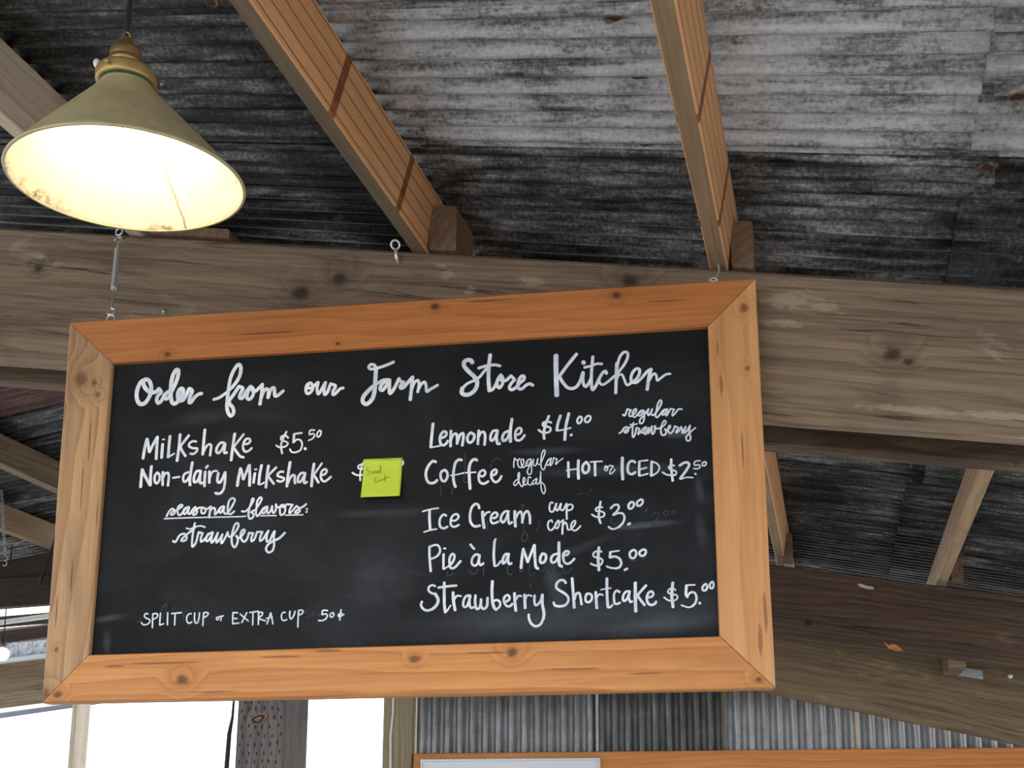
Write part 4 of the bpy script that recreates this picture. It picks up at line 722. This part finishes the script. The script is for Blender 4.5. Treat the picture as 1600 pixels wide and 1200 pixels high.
for x in (-1.455, -0.547):
    box('panel_frame', lambda a, b, c: BW(b, c, a), (-0.352, x, 5.050), (0.368, x + 0.010, 5.074), M['alu'], wp, 0.002)

def post(name, f, lo, hi, mat, label):
    return tag(box(name, f, lo, hi, mat, None, 0.008, 0.002), label, 'post')
zf = -EYE
vert_b = lambda a, b, c: B(b, c, a)
vert_w = lambda a, b, c: BW(b, c, a)
mp_ = post('timber_post', vert_b, (zf + 0.001, -2.776, 4.342), (1.28, -2.514, 4.578), M['post'], 'thick grey knotty post in front of the bright opening')
# incised slits of the treated post
random.seed(3)
sv, sf = [], []
for r in range(46):
    for k in range(6):
        q_ = -2.752 + k * 0.041 + random.uniform(-0.006, 0.006) + (0.016 if r % 2 else 0)
        z_ = -1.0 + r * 0.042 + random.uniform(-0.006, 0.006)
        if q_ > -2.525: continue
        i = len(sv); h_ = random.uniform(0.010, 0.017)
        sv += [B(q_, 4.3402, z_ - h_), B(q_ + 0.0042, 4.3402, z_), B(q_, 4.3402, z_ + h_), B(q_ - 0.0042, 4.3402, z_)]
        sf.append((i, i + 1, i + 2, i + 3))
o = mesh_obj('incised_slits', sv, sf, M['beam_black'], mp_); o['kind'] = 'stuff'
kc_ = B(-2.655, 4.340, 0.548)
for k_, mat_, d_ in ((1.0, M['rafter_brown'], 0.0005), (0.72, M['beam_black'], 0.0012), (0.40, M['rafter_brown'], 0.0018)):
    kv = [kc_ - Pv * d_] + [kc_ - Pv * d_ + Qv * (0.050 * k_ * math.cos(a) * (1 + 0.12 * math.sin(3 * a))) + Zv * (0.027 * k_ * math.sin(a) + 0.010 * k_ * math.cos(a)) for a in [2 * math.pi * i / 18 for i in range(18)]]
    mesh_obj('knot', kv, [(0, i + 1, (i + 1) % 18 + 1) for i in range(18)], mat_, mp_)
post('timber_post', vert_w, (zf + 0.001, -1.668, 5.075), (1.30, -1.512, 5.27), M['post_tan'], 'tan square post at the left end of the corrugated wall')
post('timber_post', vert_w, (zf + 0.001, -3.492, 5.10), (0.86, -3.462, 5.24), M['rafter_pale'], 'narrow pale post in the bright opening near the left bottom corner')
cb = tube('electric_cable', [BW(-1.612, 5.066, z) for z in (1.2, 0.72, 0.62)] + [BW(-1.622, 5.066, 0.5), BW(-1.617, 5.066, 0.3), BW(-1.615, 5.066, -1.2)], 0.006, M['white_wire'])
tag(cb, 'thin white cable running down the tan post', 'cable')
cb2 = tube('electric_cable', [B(-2.782, 4.335, 1.2), B(-2.790, 4.33, 0.64), B(-2.793, 4.33, 0.56), B(-2.806, 4.33, 0.48), B(-2.812, 4.33, 0.3), B(-2.812, 4.33, -1.5)], [0.006, 0.006, 0.007, 0.011, 0.012, 0.012], M['cord'])
tag(cb2, 'black cable hanging down the left edge of the thick grey post', 'cable')

# ------------------------------------------------------------------ far left: eave beam, battens, clear panel
fb = plank('eave_beam', [B(-9.0, 6.5, 0.86), B(-9.0, 6.6, 0.86), B(-9.0, 6.6, 1.20), B(-9.0, 6.5, 1.20)],
           [B(-4.6, 6.5, 1.045), B(-4.6, 6.6, 1.045), B(-4.6, 6.6, 1.46), B(-4.6, 6.5, 1.46)], M['beam_olive'])
tag(fb, 'brown beam at the lower left corner above the bright opening', 'beam')
def far_strip(name, p, qa, za0, za1, qb, zb0, zb1, mat, label, cat, th=0.03):
    o = plank(name, [B(qa, p, za0), B(qa, p + th, za0), B(qa, p + th, za1), B(qa, p, za1)], [B(qb, p, zb0), B(qb, p + th, zb0), B(qb, p + th, zb1), B(qb, p, zb1)], mat, None, 0.002, 0)
    return tag(o, label, cat)
far_strip('white_batten', 6.46, -8.0, 0.79, 0.842, -5.2, 1.015, 1.045, M['white_trim'], 'thin white batten under the lower left beam', 'batten')
far_strip('grey_batten', 6.44, -8.0, 0.735, 0.788, -5.2, 0.985, 1.013, M['grey_trim'], 'thin blue grey batten below the white one at lower left', 'batten')
far_strip('far_beam', 5.6, -7.5, 1.39, 1.47, -4.2, 1.43, 1.50, M['beam_black'], 'thin dark beam in the bright gap at the left edge', 'beam')
far_strip('white_batten', 5.50, -7.5, 1.30, 1.325, -4.2, 1.47, 1.50, M['white_trim'], 'thin lit white batten below the dark far beam at left', 'batten')
far_strip('far_beam', 5.70, -7.5, 1.22, 1.31, -4.2, 1.40, 1.48, M['beam_black'], 'dark board above the clear ribbed panel at left', 'beam')
far_strip('far_beam', 6.3, -9.0, 1.18, 1.50, -4.6, 1.40, 1.62, M['beam_back'], 'brown board behind the clear ribbed panel at left', 'beam', 0.04)
n = 40; tv, tf = [], []
for i in range(n + 1):
    t = i / n; q = -6.35 + 1.05 * t
    off = 0.012 * math.sin(t * 2 * math.pi * 14)
    tv += [B(q, 6.1 + off, 1.235 + 0.06 * t), B(q + 0.05, 6.12 + off, 1.40 + 0.03 * t)]
for i in range(n): tf.append((2 * i, 2 * i + 2, 2 * i + 3, 2 * i + 1))
o = mesh_obj('clear_panel', tv, tf, M['translucent'], None, None, smooth=True)
md = o.modifiers.new('thickness', 'SOLIDIFY'); md.thickness = 0.002
tag(o, 'clear ribbed plastic panel beside the bare bulb at the left edge', 'panel')
far_strip('white_batten', 5.98, -8.2, 1.105, 1.135, -4.6, 1.30, 1.33, M['plate'], 'grey metal strip along the bottom of the clear panel', 'strip')

# bare bulb on the left
bl = empty('bulb', B(-4.879, 5.0, 1.088), 'bare glowing bulb at the far left edge', 'light bulb')
sphere('glass_globe', B(-4.879, 5.0, 1.088), 0.036, M['far_bulb'], bl, 1.15)
lathe('bulb_socket', [(0.001, 0.0), (0.017, 0.0), (0.018, 0.05), (0.012, 0.06), (0.001, 0.062)], Matrix.Translation(B(-4.879, 5.0, 1.122)), M['cord'], bl, 16)
tube('bulb_cord', [B(-4.879, 5.0, 1.18), B(-4.884, 5.0, 1.5), B(-4.88, 5.0, roof_z(-4.88))], 0.004, M['cord'], bl, 8)
# chain on the left
ch = empty('chain', B(-4.20, 4.2, 1.60), 'grey chain hanging at the left edge below the tan rafter end', 'chain')
qa, za, qb, zb = -4.205, roof_z(-4.2) - 0.02, -4.137, 1.445
nl_ = 17
for i in range(nl_):
    t0, t1 = i / nl_, (i + 1) / nl_
    a = B(qa + (qb - qa) * t0, 4.2, za + (zb - za) * t0); b = B(qa + (qb - qa) * t1, 4.2, za + (zb - za) * t1)
    d = (b - a); L = d.length; d.normalize()
    side = (Qv if i % 2 else Pv); side = (side - d * side.dot(d)).normalized()
    c0, c1 = a + d * 0.003, b - d * 0.003
    w_ = 0.0085
    pts = arc(c1 - d * w_, side, d, w_, 0, math.pi, 6) + arc(c0 + d * w_, side, d, w_, math.pi, 2 * math.pi, 6)
    k = [p + d * 0.0 for p in pts]
    tube('chain_link', k, 0.0026, M['plate'], ch, 6, True)
hc = B(qb, 4.2, zb)
tube('chain_hook', arc(hc - Zv * 0.014, Qv, Zv, 0.014, math.pi * 0.5, -math.pi * 0.6, 10) + arc(hc - Zv * 0.042, Qv, Zv, 0.014, math.pi * 0.6, -math.pi * 0.8, 10), 0.003, M['plate'], ch, 6)
cb3 = tube('electric_cable', [B(-4.272, 4.7, 1.74), B(-4.285, 4.7, 1.66), B(-4.315, 4.7, 1.57), B(-4.352, 4.7, 1.47), B(-4.36, 4.7, 1.42)], 0.008, M['cord'])
tag(cb3, 'short black cable slanting across the tie beam beside the board', 'cable')

# ------------------------------------------------------------------ the menu board
bc = Vector((-0.23357, 1.96972, 0.67889 + EYE))
bx0 = Vector((0.9932771, -0.11576098, 0)); by = Vector((0.11576098, 0.9932771, 0))
ro = math.radians(0.55)
bx = bx0 * math.cos(ro) + Zv * math.sin(ro); bz = Zv * math.cos(ro) - bx0 * math.sin(ro)
BF = Matrix((bx, by, bz)).transposed().to_4x4(); BF.translation = bc
S = lambda x, y, z: BF @ Vector((x, y, z))
board = empty('menu_board', BF, 'large framed chalkboard menu hanging from the beam, hand lettered in white', 'menu board')
OUT = [(-0.725, 0.4133), (0.725, 0.4133), (0.725, -0.4133), (-0.725, -0.4133)]
INN = [(-0.622, 0.3135), (0.6275, 0.3158), (0.6265, -0.3125), (-0.631, -0.3172)]
def rail(name, a, b, mat, along, label=None):
    """mitred frame board between outer corners a and b"""
    T = 0.034
    o0, o1, i0, i1 = OUT[a], OUT[b], INN[a], INN[b]
    gap = 0.0008
    def v(p, y): return S(p[0], y, p[1])
    nseg = 14; verts, faces = [], []
    cm = 0.0035
    for k in range(nseg + 1):
        t = k / nseg
        po = Vector((o0[0] + (o1[0] - o0[0]) * t, o0[1] + (o1[1] - o0[1]) * t)); pi = Vector((i0[0] + (i1[0] - i0[0]) * t, i0[1] + (i1[1] - i0[1]) * t))
        if k == 0 or k == nseg:
            sgn = 1 if k == 0 else -1
            dd = (Vector(o1) - Vector(o0)).normalized() * gap * sgn
            po = po + dd; pi = pi + dd
        d = (pi - po).normalized()
        jj = noise.noise(Vector((t * 6, a * 5.0, 0.3))) * 0.0010 if 0 < k < nseg else 0
        po2 = po + d * jj
        sec = [(po2 + d * cm, 0.0), (pi - d * cm * 0.7, 0.0), (pi, cm * 0.7), (pi, T), (po2, T), (po2, cm)]
        verts += [v(p, y) for p, y in sec]
    for k in range(nseg):
        for j in range(6):
            p_, q_ = k * 6 + j, k * 6 + (j + 1) % 6
            faces.append((p_, q_, q_ + 6, p_ + 6))
    faces.append((5, 4, 3, 2, 1, 0)); e = nseg * 6; faces.append(tuple(range(e, e + 6)))
    cen = S((o0[0] + o1[0]) / 2, T / 2, (o0[1] + o1[1]) / 2)
    fr = frame_from(cen, v(o1, 0) - v(o0, 0), by)
    o = mesh_obj(name, verts, faces, mat, board, fr)
    bm = bmesh.new(); bm.from_mesh(o.data); bmesh.ops.recalc_face_normals(bm, faces=bm.faces); bm.to_mesh(o.data); bm.free()
    if label: o['label'] = label
rail('frame_rail', 0, 1, M['pine_top'], 0, 'deep orange stained top rail')
rail('frame_rail', 1, 2, M['pine_right'], 1, 'honey coloured right rail')
rail('frame_rail', 2, 3, M['pine_bottom'], 0, 'golden bottom rail with round knots')
rail('frame_rail', 3, 0, M['pine_left'], 1, 'greyed left rail with swirling grain')
pv = [S(x, y, z) for y in (0.012, 0.022) for x, z in ((-0.645, 0.33), (0.645, 0.33), (0.645, -0.33), (-0.645, -0.33))]
pf = [(3, 2, 1, 0), (4, 5, 6, 7), (0, 1, 5, 4), (1, 2, 6, 5), (2, 3, 7, 6), (3, 0, 4, 7)]
panel = mesh_obj('chalkboard_panel', pv, pf, M['chalkboard'], board, BF)

def smooth_path(pts, step):
    """Catmull-Rom through the points"""
    if len(pts) == 2:
        return [Vector(pts[0]), Vector(pts[1])]
    P_ = [Vector(p) for p in pts]; out = []
    for i in range(len(P_) - 1):
        p1, p2 = P_[i], P_[i + 1]
        p0 = P_[i - 1] if i else p1 * 2 - p2
        p3 = P_[i + 2] if i + 2 < len(P_) else p2 * 2 - p1
        n = max(2, int((p2 - p1).length / step))
        t01 = max((p1 - p0).length ** 0.5, 1e-4); t12 = max((p2 - p1).length ** 0.5, 1e-4); t23 = max((p3 - p2).length ** 0.5, 1e-4)
        m1 = (p2 - p1) + t12 * ((p1 - p0) / t01 - (p2 - p0) / (t01 + t12))
        m2 = (p2 - p1) + t12 * ((p3 - p2) / t23 - (p3 - p1) / (t12 + t23))
        for k in range(n):
            t = k / n; a = 2 * t ** 3 - 3 * t ** 2 + 1; b = t ** 3 - 2 * t ** 2 + t; c_ = -2 * t ** 3 + 3 * t ** 2; d_ = t ** 3 - t ** 2
            out.append(p1 * a + m1 * b + p2 * c_ + m2 * d_)
    out.append(P_[-1])
    return out
def ribbon(verts, faces, pts, w, place, lift, cap=5):
    N = len(pts); r = w / 2
    def nrm(i):
        d = pts[min(i + 1, N - 1)] - pts[max(i - 1, 0)]
        if d.length < 1e-7: d = Vector((1, 0))
        d.normalize(); return Vector((-d.y, d.x)), d
    rows = []
    for i in range(N):
        n_, d_ = nrm(i)
        k = 1.0 + 0.07 * noise.noise(Vector((pts[i].x * 60, pts[i].y * 60, w * 999)))
        if i == 0:
            for c_ in range(cap):
                a = math.pi / 2 * (1 - c_ / cap); rows.append((pts[i] - d_ * r * 0.85 * math.sin(a), n_ * r * max(0.25, math.cos(a))))
        rows.append((pts[i], n_ * r * k))
        if i == N - 1:
            for c_ in range(1, cap + 1):
                a = math.pi / 2 * c_ / cap; rows.append((pts[i] + d_ * r * 0.85 * math.sin(a), n_ * r * max(0.25, math.cos(a))))
    base = len(verts)
    for p, n_ in rows:
        verts.append(place(p + n_, lift * 0.35)); verts.append(place(p, lift)); verts.append(place(p - n_, lift * 0.35))
    for i in range(len(rows) - 1):
        a = base + i * 3
        faces.append((a, a + 3, a + 4, a + 1)); faces.append((a + 1, a + 4, a + 5, a + 2))
def writing(name, data, place, mat, parent, frame, lift0, step=0.0022):
    verts, faces = [], []
    for k, s_ in enumerate(data.split(';')):
        w, pts = s_.split('|'); v = list(map(int, pts.split()))
        P_ = [(v[i] * 1e-4, v[i + 1] * 1e-4) for i in range(0, len(v), 2)]
        ribbon(verts, faces, smooth_path(P_, step), int(w) * 1e-4, place, lift0 + 0.00002 * k)
    o = mesh_obj(name, verts, faces, mat, parent, frame, smooth=False)
    bm = bmesh.new(); bm.from_mesh(o.data); bm.normal_update()
    bm.to_mesh(o.data); bm.free()
    return o
on_board = lambda p, l: S(p.x, 0.012 - l, p.y)
er = writing('erased_lettering', ERASED, on_board, M['ghost'], panel, BF, 0.0003)
er['kind'] = 'stuff'
for nm, data in LETTERING:
    writing('lettering', data, on_board, M['lettering'], panel, BF, 0.0008)

# lime sticky note stuck over the price
NX = lambda u, v: (-0.0318 + (u - 0.5) * 0.0800, 0.0755 - v * 0.0860)
def note_pt(u, v):
    x, z = NX(u, v)
    lift = 0.0012 + 0.0185 * max(0, v - 0.12) ** 1.5 + 0.0006 * math.sin(u * 5 + 1)
    x -= 0.0005 * v
    return x, 0.012 - lift, z
nn = 12; nv, nf = [], []
for j in range(nn + 1):
    for i in range(nn + 1): nv.append(S(*note_pt(i / nn, j / nn)))
for j in range(nn):
    for i in range(nn):
        a = j * (nn + 1) + i; nf.append((a, a + nn + 1, a + nn + 2, a + 1))
note = mesh_obj('sticky_note', nv, nf, M['note'], None, BF @ Matrix.Translation((-0.03, 0.01, 0.03)), smooth=True)
md = note.modifiers.new('thickness', 'SOLIDIFY'); md.thickness = 0.00025
tag(note, 'lime green sticky note reading sold out, stuck on the chalkboard', 'sticky note')
def on_note(p, l):
    v = (0.0755 - p.y) / 0.0860; u = (p.x + 0.0318) / 0.0800 + 0.5
    x, y, z = note_pt(u, v)
    return S(x, y - l - 0.0012, z)
writing('note_writing', NOTE_WRITING, on_note, M['ink'], note, BF, 0.0001)

# ------------------------------------------------------------------ hanging hardware
def eye_geo(name, c, ax, ay, r, wire, mat, parent, shank_dir, shank_len, gap=0.25):
    ring = arc(c, ax, ay, r, -math.pi / 2 + gap * 0.2, 1.5 * math.pi, 20)
    v, f = tube_geo(ring, wire, 8)
    v2, f2 = tube_geo([c - ay * r, c - ay * r + shank_dir * shank_len * 0.5, c - ay * r + shank_dir * shank_len], wire, 8)
    n0 = len(v); v += v2; f += [tuple(i + n0 for i in q) for q in f2]
    return mesh_obj(name, v, f, mat, parent, None, smooth=True)
# screw eyes in the frame (parts of the board)
eL = S(-0.640, 0.017, 0.4133 + 0.0105); eR = S(0.643, 0.017, 0.4133 + 0.006)
for e_ in (eL, eR):
    eye_geo('screw_eye', e_, bx, bz, 0.0090, 0.0019, M['zinc'], board, -bz, 0.016)
# right: hook from the rafter end down to the eye
tgt = B(-0.184, 1.984, 1.163)
d = (tgt - eR)
hk = [eR + d * t + bx * (0.006 * math.sin(t * 3.1)) for t in (0.95, 0.75, 0.5, 0.35)] + arc(eR + d * 0.12, bx, d.normalized(), 0.0065, math.pi * 0.5, -math.pi * 0.9, 10)
o = tube('screw_hook', [tgt + d * 0.1, tgt] + hk, [0.002, 0.0026] + [0.0026] * (len(hk)), M['zinc'], None, 8)
tag(o, 'steel hook holding up the right end of the menu board', 'hook')
# middle: an empty screw eye on the beam
c_ = B(-0.907, 1.972, 1.332)
o = eye_geo('screw_eye', c_, (Qv * 0.98 + Pv * 0.2).normalized(), (Zv * 0.92 - Pv * 0.38).normalized(), 0.0098, 0.0026, M['zinc'], None, (-Zv * 0.98 + Pv * 0.25).normalized(), 0.016)
tag(o, 'empty steel screw eye on the beam left of the wide orange rafter', 'screw eye')
v, f = tube_geo([B(-0.907, 1.974, 1.323), B(-0.907, 1.980, 1.305), B(-0.905, 1.990, 1.292)], [0.0042, 0.0046, 0.0024], 8)
mesh_obj('screw_shank', v, f, M['zinc'], o, None, smooth=True)
# left: turnbuckle between the beam and the frame
topE = B(-1.676, 1.974, 1.508)
o = eye_geo('screw_eye', topE, Qv, Zv, 0.0095, 0.0024, M['zinc'], None, Pv, 0.016)
tag(o, 'steel screw eye in the beam under the lamp, holding the turnbuckle', 'screw eye')
tb0, tb1 = topE - Zv * 0.009, eL + bz * 0.008
tbd = (tb1 - tb0); TL = tbd.length; td = tbd.normalized()
ts = (bx - td * bx.dot(td)).normalized(); tn = td.cross(ts)
tbk = empty('turnbuckle', frame_from((tb0 + tb1) / 2, td, ts), 'silver turnbuckle holding the left end of the menu board to the beam', 'turnbuckle')
at = lambda f_: tb0 + td * (TL * f_)
def tb_hook(base, sgn, opened):
    dd = td * sgn
    c = base + dd * 0.017
    return arc(c, ts, dd * 2.0, 0.0085, -math.pi / 2, math.pi * (0.95 if opened else 1.4), 14)
tube('upper_hook', [at(0.34), at(0.12)] + tb_hook(at(0.105), -1, True), 0.0024, M['zinc'], tbk, 8)
tube('lower_hook', [at(0.66), at(0.90)] + tb_hook(at(0.925), 1, True), 0.0024, M['zinc'], tbk, 8)
bv, bf = [], []
for fr_, w_, h_ in ((0.20, 0.0052, 0.005), (0.205, 0.0062, 0.006), (0.28, 0.0058, 0.0055), (0.30, 0.0056, 0.005), (0.60, 0.0056, 0.005), (0.62, 0.0058, 0.0055), (0.695, 0.0062, 0.006), (0.70, 0.0052, 0.005)):
    for k in range(8):
        th = math.pi / 8 + k * math.pi / 4
        bv.append(at(fr_) + ts * (w_ * math.cos(th) * 1.08) + tn * (h_ * math.sin(th) * 1.08))
for i in range(7):
    for k in range(8): bf.append((i * 8 + k, i * 8 + (k + 1) % 8, (i + 1) * 8 + (k + 1) % 8, (i + 1) * 8 + k))
bf.append(tuple(range(7, -1, -1))); bf.append(tuple(range(56, 64)))
mesh_obj('turnbuckle_body', bv, bf, M['alu'], tbk)

# ------------------------------------------------------------------ pendant lamp
lc = Vector((-0.6135, 1.4785, 1.0185 + EYE))
ln = Vector((-0.026, -0.163, 0.986)).normalized()
lx = (Vector((1, 0, 0)) - ln * ln.x).normalized(); ly = ln.cross(lx)
LF = Matrix((lx, ly, ln)).transposed().to_4x4(); LF.translation = lc
lamp = empty('pendant_lamp', LF, 'old olive cone pendant lamp with a lit cream inside and brass socket', 'lamp')
R = 0.179
outer = [(R, 0.0), (R + 0.0008, 0.002), (R - 0.006, 0.008), (0.151, 0.033), (0.122, 0.064), (0.094, 0.093), (0.071, 0.117), (0.054, 0.135), (0.0455, 0.146), (0.0405, 0.153), (0.0395, 0.170)]
inner = [(0.0370, 0.170), (0.0375, 0.153), (0.0435, 0.145), (0.052, 0.134), (0.069, 0.116), (0.092, 0.092), (0.120, 0.063), (0.149, 0.032), (R - 0.008, 0.007), (R - 0.0022, 0.001), (R, 0.0)]
prof = outer + inner
mi = [0] * (len(outer) - 2) + [2] + [1] * len(inner)
lathe('lamp_shade', prof, LF, [M['shade_out'], M['shade_in'], M['green']], lamp, 96, mi)
lathe('shade_rim', [(R - 0.0025, -0.0012), (R + 0.0010, -0.0014), (R + 0.0020, 0.0008), (R + 0.0010, 0.0026), (R - 0.001, 0.003), (R - 0.0025, -0.0012)], LF, M['shade_out'], lamp, 96)
collar = lathe('shade_collar', [(0.0400, 0.157), (0.0455, 0.156), (0.0465, 0.160), (0.0460, 0.172), (0.0430, 0.177), (0.030, 0.180), (0.026, 0.182)], LF, M['gilt'], lamp, 64)
for a in (0.3, 2.4, 4.5):
    dr = LF.to_3x3() @ Vector((math.cos(a), math.sin(a), 0))
    b0 = LF @ Vector((0, 0, 0.1655))
    v, f = tube_geo([b0 + dr * 0.044, b0 + dr * 0.050, b0 + dr * 0.0505, b0 + dr * 0.0545], [0.0016, 0.0016, 0.0034, 0.0030], 10)
    mesh_obj('thumb_screw', v, f, M['gilt'], collar, None, smooth=True)
lathe('lamp_socket', [(0.024, 0.178), (0.0245, 0.187), (0.0262, 0.189), (0.0262, 0.194), (0.0240, 0.195), (0.0246, 0.198), (0.0242, 0.206), (0.0215, 0.213), (0.0165, 0.218), (0.0115, 0.2205), (0.0096, 0.221), (0.0094, 0.2285), (0.0085, 0.230), (0.0045, 0.231), (0.0001, 0.231)], LF, M['brass'], lamp, 48)
tube('strain_relief', arc(LF @ Vector((0.002, 0, 0.2345)), lx, ln, 0.0052, -0.6, math.pi + 0.4, 12), 0.0022, M['brass'], lamp, 8)
sphere('china_knob', LF @ Vector((-0.039, -0.018, 0.181)), 0.006, M['white_china'], lamp, 1.2, 12)
ct = LF @ Vector((0, 0, 0.229))
def q_of(v): return v.dot(Qv)
rz = roof_z(q_of(ct)) + EYE
tube('lamp_cord', [ct, ct + Zv * 0.03 + Vector((0.001, 0, 0)), Vector((ct.x + 0.004, ct.y, ct.z + 0.12)), Vector((ct.x + 0.006, ct.y, rz))], 0.0042, M['cord'], lamp, 8)
sphere('lamp_bulb', LF @ Vector((0, 0, 0.108)), 0.026, M['bulb'], lamp, 1.3)
pl = bpy.data.objects.new('bulb_light', bpy.data.lights.new('bulb_light', 'POINT'))
pl.data.energy = 0.6; pl.data.color = (1.0, 0.86, 0.62); pl.data.shadow_soft_size = 0.03
link(pl, Matrix.Translation(LF @ Vector((0, 0, 0.066))), lamp)
